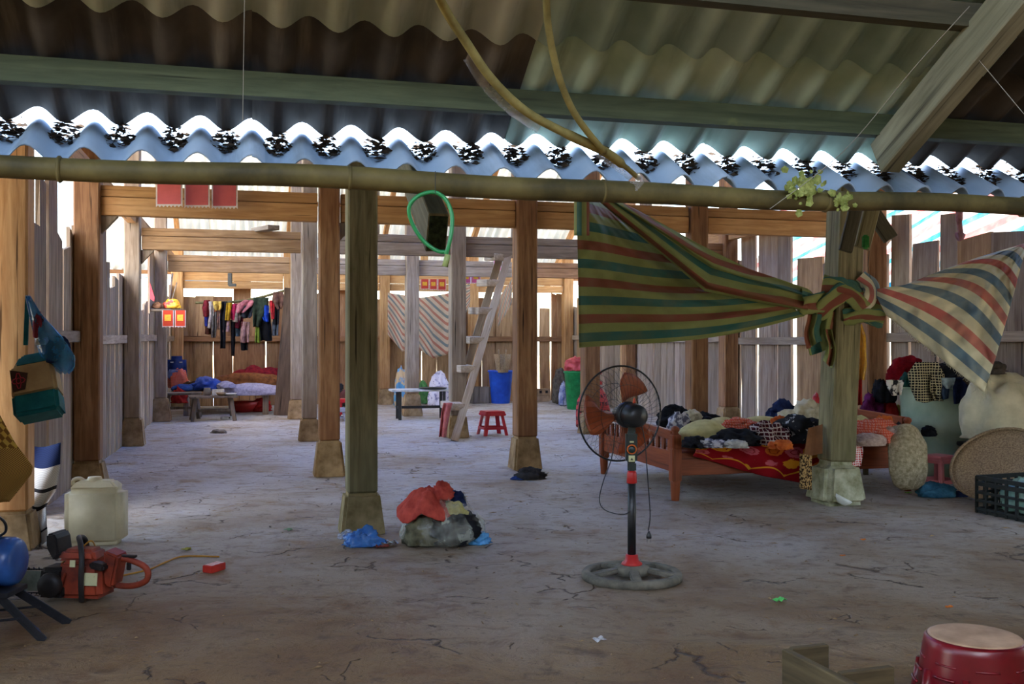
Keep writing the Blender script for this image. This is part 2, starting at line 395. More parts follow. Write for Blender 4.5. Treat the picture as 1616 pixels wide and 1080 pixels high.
def hz(v): return 1.672+K*(v-3.02) if v < 12.3 else 1.68+K*(12.3-3.02)-K*(v-12.3)
cosK = 1/math.sqrt(1+K*K)
lean = struct('ceiling_lean_to', UV(1, 1, 3))
for k in range(-4, 7):
    u = -.002+.76*k
    dark = k < 1 or k > 2
    Ls = .43/cosK
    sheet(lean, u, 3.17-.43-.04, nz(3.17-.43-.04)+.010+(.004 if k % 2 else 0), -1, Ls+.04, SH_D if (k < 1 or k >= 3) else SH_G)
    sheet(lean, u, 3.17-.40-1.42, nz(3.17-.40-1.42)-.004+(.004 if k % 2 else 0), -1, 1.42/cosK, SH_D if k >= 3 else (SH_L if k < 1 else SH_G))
    sheet(lean, u, -.55, nz(-.55)-.014, -1, 1.95/cosK, SH_E)
    sheet(lean, u, -3.2, nz(-3.2)-.014, -1, 2.7/cosK, SH_E)
for v, mt in ((2.93, MOSSB), (2.5, DARKW), (1.5, DARKW), (.3, DARKW), (-1.2, DARKW)):
    z = nz(v)-.064 if v > 2.9 else nz(v)-.075
    timber('purlin', UV(-3.0, v, z+.012), UV(5.2, v, z-.002), .05, .07, mt, lean, side=(0, 0, 1), seg=10, rough=.004)
for u in (2.06, -2.4, 4.6):
    timber('rafter', UV(u, 2.93, nz(2.93)-.17), UV(u, -2.6, nz(-2.6)-.17), .075, .12, DARKW if u < 2 or u > 3 else wood('grey rafter', C(150, 150, 128), C(104, 104, 88), C(92, 92, 70)), lean, side=(0, 0, 1))
hroof = struct('ceiling_house', UV(2.4, 12.3, hz(12.3)))
for k in range(-4, 10):
    u = -.002+.76*k
    sheet(hroof, u, 3.02, hz(3.02)+(.004 if k % 2 else 0), 1, 1.5, SH_V)
    sheet(hroof, u, 4.2, hz(4.2)+.012, 1, 3.55/cosK, SH_E)
    sheet(hroof, u, 7.7, hz(7.7)+.022, 1, 2.5/cosK, SH_E)
    sheet(hroof, u, 10.1, hz(10.1)+.03, 1, 2.2/cosK, SH_B if k in (0, 1, 2, 3, 4) else SH_E)
    sheet(hroof, u, 20.3, hz(20.3), -1, -4.2/cosK, SH_T)
    sheet(hroof, u, 16.2, hz(16.2)+.012, -1, -3.95/cosK, SH_B if k in (0, 1, 2, 3, 4) else SH_E)
for v in (5.0, 7.4, 9.9, 14.0, 16.0, 18.0, 20.0):
    timber('purlin', UV(-2.9, v, hz(v)-.075), UV(7.4, v, hz(v)-.075), .07, .07, BROWN, hroof, side=(0, 0, 1))
for u in (-1.3, .64, 2.4, 4.1, 6.0):
    timber('rafter', UV(u, 4.6, hz(4.6)-.17), UV(u, 12.3, hz(12.3)-.17), .08, .11, BROWN, hroof, side=(0, 0, 1))
    timber('rafter', UV(u, 20.2, hz(20.2)-.17), UV(u, 12.3, hz(12.3)-.17), .08, .11, AMBER, hroof, side=(0, 0, 1))
# leaf litter caught in the valleys of the eave
lm = MB(); rr = random.Random(3)
for k in range(-6, 30):
    uc = -.002+PITCH*(k+.5)
    for i in range(120):
        u = uc+rr.gauss(0, .024); v = 3.135+abs(rr.gauss(0, .035)); z = hz(v)-.018+abs(u-uc)*.4+rr.uniform(0, .085)*max(.15, 1-abs(u-uc)/.05)
        p = UV(u, v, z); s = rr.uniform(.006, .017); q = Matrix.Rotation(rr.uniform(0, 6.28), 3, 'Z') @ Matrix.Rotation(rr.uniform(-1.2, 1.2), 3, 'X')
        lm._add([p+q @ Vector(w) for w in ((-s, 0, 0), (0, -s*.5, s*.2), (s*1.3, 0, 0), (0, s*.5, s*.1))], [(0, 1, 2, 3)])
lm.build('leaf_litter', mat('dry dark leaves', C(74, 60, 46), C(36, 30, 26), .9, 30), label='dry dark leaf litter lodged in the roof valleys above the bamboo pole', cat='leaves', kind='stuff')

# bamboo pole carrying the eave
BAM = mat('old bamboo', C(118, 106, 62), C(70, 64, 38), .6, 5, .3, 0, .2, .004, (1, 1, 1))
b0, b1 = UV(-3.2, 3.0, 1.632), UV(5.6, 3.0, 1.638)
b = thing('bamboo_pole', 'long mossy bamboo pole running across under the eave', 'pole', b0)
pts = []; rs = []; nn = 76
for i in range(nn+1):
    t = i/nn; p = b0.lerp(b1, t); p.z += .006*math.sin(t*21)+.004*math.sin(t*53); pts.append(p); rs.append(.034+.002*math.sin(t*17))
MB().tube(pts, rs, 14).build('culm', BAM, b, smooth=True)
for i in range(11):
    t = (i+.35)/11; p = b0.lerp(b1, t); p.z += .006*math.sin(t*21)+.004*math.sin(t*53); d = (b1-b0).normalized()
    MB().tube([p-d*.006, p-d*.002, p+d*.002, p+d*.006], [.034, .0385, .0385, .034], 14).build('node_ring', BAM, b, smooth=True)
LICH = mat('pale green lichen', C(176, 184, 110), C(112, 128, 58), .95, 30, .1, 0, .6, .01)
lb = MB(); rr = random.Random(11)
for cxp, cyp, n, sp in ((1270, 296, 70, 26), (1330, 318, 26, 14)):
    for i in range(n):
        x = cxp+rr.gauss(0, sp*.6); yy = cyp+rr.gauss(0, sp*.45); p = P(x, yy, 3.30+ (x-1270)*.0008); s = rr.uniform(.004, .014)
        q = Matrix.Rotation(rr.uniform(0, 6.28), 3, 'Y') @ Matrix.Rotation(rr.uniform(-.7, .7), 3, 'X')
        lb._add([p+q @ Vector(w) for w in ((-s, 0, -s*.5), (0, -s*.5, -s), (s, 0, -s*.2), (s*.4, -s*.3, s), (-s*.7, 0, s*.7))], [(0, 1, 2, 3, 4)])
lb.build('lichen', LICH, b, kind='stuff')
# ------------------------------------------------------------------ posts on stone pedestals
CU = [-1.3, .64, 2.4, 4.1, 6.0]; RV = [6.1, 8.75, 11.85, 15.4, 18.7]
def post(label, loc, ztop, w, mt, ph, pt, pb, pm, lean=(0, 0), rz=A):
    loc = Vector((loc[0], loc[1], fz(loc[0], loc[1])-.01)); t = thing('timber_post', label, 'post', loc, 'posts of the house frame')
    side = (-math.sin(rz), math.cos(rz), 0)
    R = Matrix.Rotation(rz, 3, 'Z')
    m = MB(); n = 4; hh = [0, .3, .75, 1]
    m.box(loc+Vector((0, 0, ph/2)), (pb, pb, ph), R, (pt/pb, pt/pb)); m.build('pedestal', pm, t, bevel=.018)
    p0 = loc+Vector((0, 0, ph)); p1 = Vector((loc.x+lean[0], loc.y+lean[1], ztop))
    timber('shaft', p0, p1, w, w, mt, t, side=side, bevel=.012)
    return t
def up(i, j, label, w=.175, mt=BROWN, ph=.3, pt=.2, pb=.27, pm=STONE, lean=(0, 0), du=0, dv=0):
    u, v = CU[i]+du, RV[j]+dv; return post(label, UV(u, v), hz(v)-.22, w, mt, ph, pt, pb, pm, lean)
up(0, 0, 'amber timber post at the left edge with a jug bag hanging on it', .19, AMBER, .22)
up(1, 0, 'mossy green post in front of the others with a blue bag at its foot', .18, GREENW, .26, .205, .27, mat('mossy cast stone', C(158, 142, 104), C(108, 96, 64), .9, 7, .2, 0, .5, .01), du=.0, dv=0)
pp = Vector((2.33, 7.17, fz(2.33, 7.17)))
mb_t = thing('timber_post', 'mossy post with the striped tarpaulin knotted around it', 'post', (pp.x, pp.y, pp.z-.01), 'posts of the house frame')
mm = MB(); mm.box(Vector((pp.x, pp.y, pp.z+.15)), (.36, .34, .32), Matrix.Rotation(A, 3, 'Z'), (.74, .74)); mm.build('pedestal', STONEG, mb_t, bevel=.05, seg=3)
timber('shaft', (pp.x+.005, pp.y, .3), (pp.x+.14, pp.y+.05, hz(6.3)-.1), .2, .2, GREENW, mb_t, side=(-SA, CA, 0), bevel=.012)
up(0, 1, 'brown post against the left plank wall, nearest behind the jerrycan', .2, BROWN, .2, .22, .3)
up(1, 1, 'dark brown post directly behind the mossy green post', .175, BROWN, .32, .2, .27)
up(2, 1, 'brown post right of the ladder with a dark cap at its foot', .19, BROWN, .31, .205, .27)
up(3, 1, 'brown post behind the left tarpaulin panel, rising behind the bed', .17, BROWN, .25)
up(4, 1, 'reddish brown post at the right plank wall behind the knotted post', .22, BROWN, .25)
up(0, 2, 'second post along the left plank wall, top bleached by daylight', .17, GREY, .32, .2, .27)
up(1, 2, 'grey post left of and behind the dark brown post', .17, GREY, .27, .2, .26)
up(2, 2, 'grey post the ladder leans beside', .185, GREY, .28, .2, .26)
up(3, 2, 'dark post behind the red woven sack', .2, BROWN, .28)
up(4, 2, 'post on a brown pedestal against the right plank wall behind the bed', .19, BROWN, .32, .22, .3)
up(0, 3, 'third post along the left plank wall beside the small tables', .17, GREY, .35, .2, .3)
up(1, 3, 'short grey post beside the leaning plank near the sleeping platform', .17, GREY, .3, .2, .27)
up(2, 3, 'pale grey post behind the narrow white table', .2, GREY, .36, .22, .31)
up(4, 3, 'post at the right plank wall hidden partly by the hanging tarpaulin', .18, BROWN)
up(0, 4, 'amber corner post at the left end of the far wall', .2, AMBER)
up(1, 4, 'amber post at the far wall right of the clothes rail', .18, AMBER)
up(2, 4, 'slim reddish post at the far wall left of the hanging striped cloth', .18, AMBER, .3)
up(3, 4, 'amber post at the far wall behind the ladder', .18, AMBER)
up(4, 4, 'amber corner post at the right end of the far wall', .19, AMBER)

# ------------------------------------------------------------------ tie beams, two stacked boards each
def beam(label, v, u0, u1, z0, zj, z1, mt, mt2=None, t=.09):
    b = thing('tie_beam', label, 'beam', UV((u0+u1)/2, v, z0), 'tie beams of the house frame')
    timber('board', UV(u0, v, (z0+zj)/2), UV(u1, v, (z0+zj)/2), zj-z0-.006, t, mt, b, side=(-SA, CA, 0))
    timber('board', UV(u0, v, (zj+z1)/2), UV(u1, v, (zj+z1)/2), z1-zj-.006, t*.9, mt2 or mt, b, side=(-SA, CA, 0))
    return b
for j, (rn, m1, m2) in enumerate((('nearest row of tie beams, under the red paper flags', AMBER, AMBER), ('second row of tie beams, mostly grey', GREY, GREY), ('third row of tie beams deep in the house', GREY, GREY))):
    for i, seg in enumerate(('leftmost span', 'second span from the left', 'third span from the left', 'rightmost span')):
        w = .1
        mm_ = m1 if not (j and i in (0,)) else TAN
        if j and i == 3: mm_ = BROWN
        beam(f'{seg} of the {rn}', RV[j+1], CU[i]+w, CU[i+1]-w, 2.19, 2.345, 2.44, mm_)
for i, seg in enumerate(('leftmost span', 'second span', 'third span', 'rightmost span')):
    beam(f'amber tie beam over the far wall, {seg} from the left', RV[4], CU[i]+.1, CU[i+1]-.1, 2.12, 2.26, 2.42, AMBER)
# longitudinal wall plates
for i, lab in ((0, 'long plate beam above the left plank wall'), (4, 'long plate beam above the right plank wall')):
    b = thing('plate_beam', lab, 'beam', UV(CU[i], 12, 2.5))
    timber('board', UV(CU[i], 6.2, 2.55), UV(CU[i], 18.6, 2.55), .09, .14, AMBER, b, side=(0, 0, 1))
# bracket blocks under the beams at the left posts
for (i, j) in ((0, 1), (0, 2), (1, 1), (4, 1)):
    pt = UV(CU[i]+.13, RV[j]-.02, 2.13)
    MB().poly([pt+UV(-.06, 0, .06), pt+UV(.1, 0, .06), pt+UV(-.04, 0, -.1)], UV(0, .07, 0)).build('corbel_block', GREY, label=['wedge block under the beam at the nearest left wall post', 'wedge block under the beam at the second left wall post', 'wedge block under the beam at the dark brown post', 'wedge block under the beam at the reddish right wall post'][[(0, 1), (0, 2), (1, 1), (4, 1)].index((i, j))], cat='block', bevel=.004)
t_ = thing('loose_board', 'short grey board end lying across the second tie beam', 'board', P(435, 362, 11.3))
timber('board', P(405, 364, 11.6), P(432, 359, 11.0), .13, .05, GREY, t_, side=(0, 0, 1))
# high struts and queen posts seen above the beams
for k, (i, j) in enumerate(((1, 2), (2, 2), (3, 2), (1, 4), (2, 4), (3, 4))):
    u, v = CU[i]+.75, RV[j]
    t_ = thing('roof_strut', ['grey strut above the second beam row at left', 'grey strut above the second beam row near the ladder', 'grey strut above the second beam row at right', 'amber strut over the far wall at left', 'amber strut over the far wall at centre', 'amber strut over the far wall at right'][k], 'strut', UV(u, v, 2.44))
    timber('stud', UV(u, v, 2.44), UV(u, v, min(4.4, hz(v)-.1)), .13, .1, GREY if j == 2 else AMBER, t_, side=(-SA, CA, 0))

# ------------------------------------------------------------------ plank walls
def wallplanks(par, axis, c, spans, mts, thick=.03, gap=.012):
    rr = random.Random(int(abs(c)*100)+5)
    for a0, a1, zt in spans:
        a0, a1 = min(a0, a1), max(a0, a1); w = a1-a0
        if w < .02: continue
        off = rr.uniform(-.012, .012); mid = (a0+a1)/2; ln = rr.uniform(-.02, .02)
        if axis == 'v': p0, p1, sd = UV(c+off, mid, -.03), UV(c+off, mid+ln, zt), (CA, SA, 0)
        else: p0, p1, sd = UV(mid, c+off, -.03), UV(mid+ln, c+off, zt), (-SA, CA, 0)
        timber('plank', p0, p1, w-gap-rr.uniform(0, gap), thick, rr.choice(mts), par, side=sd, seg=4, rough=.006, top=(rr.uniform(-.05, .03), rr.uniform(-.05, .03)), bow=rr.uniform(-.012, .012))
def fill(a0, a1, z0, z1, wm=.2, seed=1):
    rr = random.Random(seed); out = []; a = a0
    while a < a1-.02:
        w = min(wm*rr.uniform(.7, 1.3), a1-a); out.append((a, a+w, rr.uniform(z0, z1))); a += w
    return out
WU0, WU1, WV = -1.42, 6.14, 18.86
wlft = struct('wall_left', UV(WU0, 12, 0))
def L_(x0, x1, yt): # planks of the left wall by their picture columns
    va, vb = vat(x0, WU0), vat(x1, WU0); Y = UV(WU0, (va+vb)/2).y; return (va, vb, zat(yt, Y))
sp = [(a, b_, min(z, hz(a)-.06)) for a, b_, z in fill(3.4, 5.9, 2.0, 2.3, .2, 4)]
sp += [L_(44, 60, 352), L_(60, 71, 282), L_(71, 86, 262), L_(86, 95, 372), L_(95, 107, 390)]
sp += fill(vat(107, WU0), vat(148, WU0), 1.9, 2.1, .2, 5)
sp += [L_(148, 166, 296), L_(166, 171, 412), L_(171, 178, 452), L_(178, 184, 440), L_(184, 196, 432)]
sp += fill(vat(196, WU0), vat(218, WU0), 1.7, 1.9, .2, 6)
sp += fill(vat(218, WU0), vat(234, WU0), 1.55, 1.9, .25, 7)+[L_(234, 240, 398), L_(240, 246, 398)]+fill(vat(246, WU0), 18.9, 1.9, 2.2, .3, 8)
wallplanks(wlft, 'v', WU0, sp, [PLANK, PLANK, GREY])
for v0, v1, z in ((6.2, 8.7, 1.18), (8.85, 11.8, 1.17), (11.9, 15.3, 1.2), (15.5, 18.6, 1.2)):
    timber('rail', UV(WU0+.05, v0, z), UV(WU0+.05, v1, z+.02), .09, .05, PLANK, wlft, side=(CA, SA, 0))
wrgt = struct('wall_right', UV(WU1, 12, 0))
def R_(x0, x1, yt):
    va, vb = vat(x0, WU1), vat(x1, WU1); Y = UV(WU1, (va+vb)/2).y; return (va, vb, zat(yt, Y))
sp = [(a, b_, min(z, hz(a)-.06)) for a, b_, z in fill(3.3, vat(1620, WU1), 2.0, 2.2, .3, 14)]
sp += [R_(1512, 1565, 372), R_(1565, 1622, 366), R_(1483, 1511, 332), R_(1440, 1481, 386), R_(1407, 1436, 334), R_(1368, 1405, 398)]
sp += [R_(1320, 1366, 410), R_(1300, 1318, 412), R_(1258, 1298, 410), R_(1231, 1252, 365), R_(1197, 1227, 364), R_(1172, 1195, 374), R_(1160, 1170, 408), R_(1148, 1158, 400)]
sp += fill(vat(1147, WU1), 18.9, 1.75, 2.05, .24, 15)
wallplanks(wrgt, 'v', WU1, sp, [PLANK, PLANK, GREY, TAN], .03, .006)
for v0, v1, z in ((4.0, 8.6, 1.2), (8.85, 11.7, 1.17), (12, 15.3, 1.2), (15.5, 18.6, 1.25)):
    timber('rail', UV(WU1-.05, v0, z), UV(WU1-.05, v1, z), .09, .05, GREY, wrgt, side=(CA, SA, 0))
wfar = struct('wall_far', UV(2.4, WV, 0))
def B_(x0, x1, yt):
    ua, ub = uat(x0, WV), uat(x1, WV); Y = UV((ua+ub)/2, WV).y; return (ua, ub, zat(yt, Y))
sp = [(WU0, uat(307, WV), 2.0), B_(308, 336, 468), B_(338, 367, 470), B_(368, 394, 430), B_(395, 419, 476), B_(420, 438, 476), B_(440, 470, 470)]
sp += [B_(470, 500, 470), B_(500, 527, 460), B_(528, 548, 450), B_(550, 580, 455), B_(580, 612, 470), B_(612, 640, 480), B_(641, 664, 485), B_(666, 688, 480), B_(689, 712, 475), B_(713, 733, 478), B_(735, 760, 470), B_(762, 783, 470), B_(784, 815, 468), B_(815, 840, 470), B_(853, 868, 486), B_(870, 880, 465), B_(880, 891, 462)]
wallplanks(wfar, 'u', WV, sp, [TAN, TAN, BROWN], .035, -.008)
for i in range(4):
    timber('rail', UV(CU[i]+.08, WV-.06, 1.22), UV(CU[i+1]-.08, WV-.06, 1.22), .1, .05, BROWN, wfar, side=(-SA, CA, 0))
# unseen lean-to walls and gable boards, added to dim the foreground
wb = struct('wall_shade_back', UV(1, -3.1, 0))
wallplanks(wb, 'u', -3.1, fill(-3.2, 1.2, 3.2, 3.35, .5, 31)+fill(1.2, 5.4, 4.5, 4.7, .5, 35), [PLANK, TAN], .04)  # cut lower at left so sun bounces up onto the roof sheets
wsl = struct('wall_shade_left', UV(-2.9, 0, 0))
wallplanks(wsl, 'v', -2.9, [(a, b_, nz((a+b_)/2)-.75) for a, b_, c_ in fill(-3.0, 2.8, 2, 2, .4, 32)], [PLANK, TAN], .04)
wsr = struct('wall_shade_right', UV(5.0, 0, 0))
wallplanks(wsr, 'v', 5.0, [(a, b_, nz((a+b_)/2)-.1) for a, b_, c_ in fill(-3.0, 2.8, 2, 2, .4, 33)], [PLANK, TAN], .04)
gl = struct('wall_shade_gable_left', UV(-1.55, 6, 2.7)); gr = struct('wall_shade_gable_right', UV(6.2, 6, 2.7))  # added gable boards, keep daylight off the front of the house
for par, u in ((gl, -1.5), (gr, 6.22)):
    for a, b_, c_ in fill(4.9, 9.6, 2, 2, .3, 34):
        m_ = (a+b_)/2; timber('plank', UV(u, m_, 2.66), UV(u, m_, hz(m_)-.06), b_-a-.01, .03, PLANK, par, side=(CA, SA, 0), bevel=0)
# ------------------------------------------------------------------ striped tarpaulin knotted to the right post
TG, TT, TR = C(150, 160, 96), C(58, 112, 104), C(146, 82, 66)
TARP = stripes('striped woven tarpaulin, green side', [(1, TG), (1, TT), (1, TG), (1, TR)], 1.0, C(120, 116, 74), .12)
TARP2 = stripes('striped woven tarpaulin, cream side', [(1, C(238, 234, 204)), (1, C(118, 146, 164)), (1, C(238, 234, 204)), (1, C(212, 124, 118))], 1.0, C(190, 182, 146), .2)
tp = thing('striped_tarpaulin', 'green, teal and red striped tarpaulin slung sideways and knotted round the mossy right post', 'tarpaulin', P(1100, 480, 6.9))
kn = P(1325, 470, 7.2)
def wr(s, t, a=.03, seed=0): return a*(noise.noise(Vector((s*3.5+seed, t*7, 1)))+.6*noise.noise(Vector((s*9, t*16+seed, 4))))
def tmain(s, t):
    L = (914-4*t, 549-t*252); R = plin([(0, 1270, 499), (.2, 1246, 482), (.32, 1190, 470), (.42, 1112, 457), (.65, 1055, 407), (.85, 985, 350), (1, 925, 298)], t)
    x = lerp(L[0], R[0], s); y = lerp(L[1], R[1], s)
    b = [(0, 0, 0), (.5, 14, 4), (1, 0, 0)]; y += (1-t)*14*math.sin(s*math.pi)*(1-t)-6*math.sin(s*math.pi)*t
    y -= 4*math.sin(s*5+t)*(1-s)
    Y = lerp(6.5, 7.0, s)+wr(s, t, .05)+.05*math.sin(s*9+t*2)*(1-s)
    return P(x, y, Y)
MB().grid(tmain, 60, 60, lambda a, b: (a, b*4.35+.11)).build('left_panel', TARP, tp, smooth=True, solid=.002)
def tfold(s, t):
    Cc = plin([(0, 922, 298), (.2, 985, 352), (.4, 1055, 410), (.6, 1112, 460), (.8, 1200, 478), (1, 1275, 492)], s)
    T = plin([(0, 936, 296), (.25, 1010, 333), (.5, 1100, 383), (.75, 1180, 423), (1, 1275, 455)], s)
    x = lerp(Cc[0], T[0], t); y = lerp(Cc[1], T[1], t)+2*math.sin(t*9)
    Y = lerp(6.54, 7.03, s)-.05*math.sin(t*math.pi)+.07*t+.03*math.sin(t*13+s*2)+wr(s*2, t, .02, 5)
    return P(x, y, Y)
MB().grid(tfold, 50, 30, lambda a, b: (a, b*1.6*(.5+.5*math.sin(min(a, .9)*3.1))+.6)).build('folded_edge', TARP, tp, smooth=True, solid=.002)
def tcorner(s, t):
    return P(906+s*24, lerp(296, 372, t)+s*(1-t)*10, 6.47-.04*math.sin(s*3)+.03*t)
MB().grid(tcorner, 8, 10, lambda a, b: (b, a*.8+.1)).build('turned_corner', TARP, tp, smooth=True, solid=.002)
def tright(s, t):
    Kx = plin([(0, 1398, 497), (.1, 1384, 470), (.22, 1384, 456), (.35, 1428, 450), (.55, 1468, 434), (.78, 1535, 409), (1, 1618, 384)], t)
    R = plin([(0, 1553, 620), (.25, 1572, 562), (.5, 1590, 500), (.75, 1606, 440), (1, 1622, 382)], t)
    x = lerp(Kx[0], R[0], s); y = lerp(Kx[1], R[1], s); bl = 26*math.sin(s*math.pi)*math.sin(t*math.pi)
    x += bl*.6; y -= bl*.8
    Y = lerp(7.0, 6.6, s)+wr(s*1.5, t, .05, 9)+.03*math.sin(t*16-s*3)
    return P(x, y, Y)
MB().grid(tright, 50, 60, lambda a, b: (a, b*4.0+.0)).build('right_panel', TARP2, tp, smooth=True, solid=.002)
fr = MB(); rr = random.Random(5)
for i in range(90):
    s = i/89; p = tright(s, 0); l = rr.uniform(.008, .02) if s < .9 else rr.uniform(.02, .09)
    fr.tube([p, p+Vector((rr.uniform(-.006, .006)-.004, -.004, -l*.6)), p+Vector((rr.uniform(-.012, .012)-.006, 0, -l))], .0012, 3)
for i in range(22):
    p = tright(1, i/22*.12); l = rr.uniform(.02, .07); fr.tube([p, p+Vector((rr.uniform(-.01, .02), 0, -l))], .0012, 3)
fr.build('frayed_fringe', mat('frayed threads', C(214, 206, 170), C(160, 160, 140), .9, 20), tp, kind='stuff')
def twist(pts, r, seed, name, m, sq=.62):
    pts = smoothpath(pts, 7); n = 14; N = len(pts)
    def f(a, b):
        i = min(int(b*(N-1)), N-2); k = b*(N-1)-i; p = pts[i].lerp(pts[i+1], k); d = (pts[i+1]-pts[i]).normalized()
        e = Vector((0, 1, 0)).cross(d);
        if e.length < .1: e = Vector((1, 0, 0))
        e.normalize(); g = d.cross(e); q = a*2*math.pi
        rr_ = r*(1+.28*math.sin(q*4+b*9+seed)+.25*noise.noise(Vector((q, b*6, seed))))
        return p+e*math.cos(q)*rr_+g*math.sin(q)*rr_*sq
    return MB().grid(f, 36, N*2, lambda a, b: (b, a*2.2+b*.3)).build(name, m, tp, smooth=True)
Yk = 7.12
twist([P(1262, 476, 7.02), P(1282, 478, 7.05), P(1305, 480, 7.12), P(1330, 486, 7.16)], .075, 1, 'gathered_band', TARP)
twist([P(1285, 492, 7.08), P(1310, 474, 7.06), P(1335, 462, 7.08), P(1362, 470, 7.12), P(1392, 482, 7.1)], .07, 2, 'gathered_band', TARP)
twist([P(1298, 448, 7.1), P(1320, 452, 7.07), P(1345, 466, 7.06), P(1360, 488, 7.06)], .06, 3, 'knot_loop', TARP)
twist([P(1330, 500, 7.08), P(1362, 498, 7.05), P(1395, 505, 7.02)], .05, 6, 'knot_loop', TARP)
twist([P(1358, 436, 7.1), P(1374, 452, 7.07), P(1372, 475, 7.06), P(1352, 490, 7.06)], .045, 4, 'knot_loop', TARP2)
def tail(x0, x1, y0, y1, Y, seed):
    def f(s, t):
        x = lerp(x0, x1, s)+3*math.sin(t*5+seed); y = lerp(y0, y1, t)+6*math.sin(s*3+seed)*t
        return P(x, y, Y-.03*math.sin(s*9+seed)-.02*t+wr(s, t, .02, seed))
    MB().grid(f, 16, 16, lambda a, b: (b, a*.7+seed*.1)).build('hanging_tail', TARP, tp, smooth=True, solid=.002)
tail(1276, 1322, 492, 556, 7.1, 2); tail(1300, 1316, 520, 575, 7.06, 5); tail(1272, 1296, 496, 545, 7.04, 8)
# second tarpaulin outside the right wall, an awning
OUTT = stripes('bright striped awning sheet', [(1.2, C(252, 250, 246)), (.8, C(60, 190, 220)), (1.2, C(252, 250, 246)), (.9, C(246, 150, 150))], 1.0, C(240, 230, 220), .5)
def aw(s, t): return UV(lerp(7.3, 8.6, t)+.06*math.sin(s*21+t*3), lerp(6.2, 14.5, s), lerp(1.5, 3.7, t)+.12*math.sin(s*7)*t)
MB().grid(aw, 40, 20, lambda a, b: (a, b*5+a*5)).build('awning_tarpaulin', OUTT, label='bright white, turquoise and pink striped awning outside the right wall', cat='tarpaulin', smooth=True, solid=.003)
def aw2(s, t): return UV(lerp(-6.5, -.2, s), 20.5+.8*t, lerp(2.62, 2.22, s)+.5*t)
MB().grid(aw2, 20, 6, lambda a, b: (a, b*1.5+.1)).build('awning_tarpaulin', OUTT, label='striped tarpaulin stretched outside behind the hanging laundry', cat='tarpaulin', smooth=True, solid=.003)
# far hanging striped cloth
FART = stripes('faded striped cloth', [(1, C(200, 176, 146)), (.8, C(176, 110, 88)), (1, C(200, 176, 146)), (.8, C(116, 124, 118))], 1.0, C(160, 130, 100), .2)
Yf = 18.0
def farc(s, t):
    x = lerp(612, 742, s); yb = plin([(0, 528), (.18, 556), (.3, 545), (.55, 566), (.72, 560), (1, 480)], s)[0]; yt = plin([(0, 462), (.4, 470), (.7, 464), (1, 448)], s)[0]
    return P(x, lerp(yb, yt, t), Yf+lerp(0, .5, s)+.04*math.sin(s*22))
MB().grid(farc, 40, 20, lambda a, b: (a, b*4.2+a*6)).build('hanging_cloth', FART, label='faded diagonal striped cloth hung along the far wall', cat='cloth', smooth=True, solid=.003)
def farc2(s, t):
    return P(lerp(786, 808, s), lerp(lerp(516, 480, s), lerp(472, 440, s), t), 18.55+.03*math.sin(s*9))
MB().grid(farc2, 12, 8, lambda a, b: (a, b*2.4-a*2.6)).build('hanging_cloth', FART, label='small striped cloth scrap at the far wall right of the ladder', cat='cloth', smooth=True, solid=.003)

# ------------------------------------------------------------------ pedestal fan, seen from behind
BLK = mat('black plastic', C(34, 36, 38), C(22, 24, 26), .38, 12, .5, 0, .03)
DGRN = mat('dark green black plastic', C(40, 56, 50), C(26, 38, 34), .4, 12, .5, 0, .03)
REDP = mat('red plastic', C(196, 44, 40), C(160, 30, 30), .35, 8, .5, 0, .03)
DUSTP = mat('dusty grey plastic', C(128, 124, 110), C(84, 84, 76), .8, 12, .3, 0, .2)
ORB = film('orange brown fan blade', C(150, 74, 40), .82, .3, (1, .6, .4, 1))
fp = G(997, 914); fl = thing('pedestal_fan', 'black pedestal fan seen from behind with a round grey spoked base', 'fan', fp)
rb = .243
MB().lathe([(rb-.034, .012), (rb-.012, .002), (rb, .004), (rb, .028), (rb-.008, .038), (rb-.034, .04), (rb-.044, .034), (rb-.034, .012)], fp, 48, cap=False).build('base_ring', DUSTP, fl, smooth=True)
for k in range(5):
    q = math.radians(-90+72*k); d = Vector((math.cos(q), math.sin(q), 0))
    MB().bar(fp+d*.05+Vector((0, 0, .052)), fp+d*(rb-.03)+Vector((0, 0, .028)), .05, .022).build('base_spoke', DUSTP, fl, bevel=.006)
MB().lathe([(.085, .025), (.085, .058), (.06, .07), (.03, .072)], fp, 28).build('base_hub', DUSTP, fl, smooth=True)
MB().lathe([(.052, .068), (.05, .078), (.034, .09), (.03, .118), (.022, .12)], fp, 24).build('lower_collar', REDP, fl, smooth=True)
MB().tube([fp+Vector((0, 0, .1)), fp+Vector((0, 0, .48))], .0205, 18).build('pole', BLK, fl, smooth=True)
MB().lathe([(.024, .465), (.026, .47), (.0235, .515), (.02, .525)], fp, 24).build('upper_collar', REDP, fl, smooth=True)
MB().box(fp+Vector((0, 0, .545)), (.04, .04, .05)).build('inner_pole', DGRN, fl, bevel=.008)
cb = MB().box(fp+Vector((-.003, 0, .64)), (.056, .05, .15)).build('control_box', DGRN, fl, bevel=.01)
kc = fp+Vector((-.003, -.028, .632)); Rk = Matrix.Rotation(math.pi/2, 3, 'X')
MB().tube([kc+Vector((.021*math.cos(q*.2617), 0, .021*math.sin(q*.2617))) for q in range(24)], .0035, 6, closed=True).build('knob_ring', mat('orange plastic', C(226, 110, 40), None, .4), cb, smooth=True)
MB().lathe([(.016, 0), (.016, .01), (.012, .013)], kc+Vector((0, .003, 0)), 20, Rk).build('timer_knob', DGRN, cb, smooth=True)
CREAM = mat('cream sticker', C(214, 216, 160), C(190, 190, 140), .6)
MB().box(fp+Vector((-.003, -.026, .587)), (.03, .003, .03)).build('sticker', CREAM, cb); MB().box(fp+Vector((-.003, -.0278, .585)), (.014, .002, .011), top=(.1, 1)).build('sticker_arrow', BLK, cb)
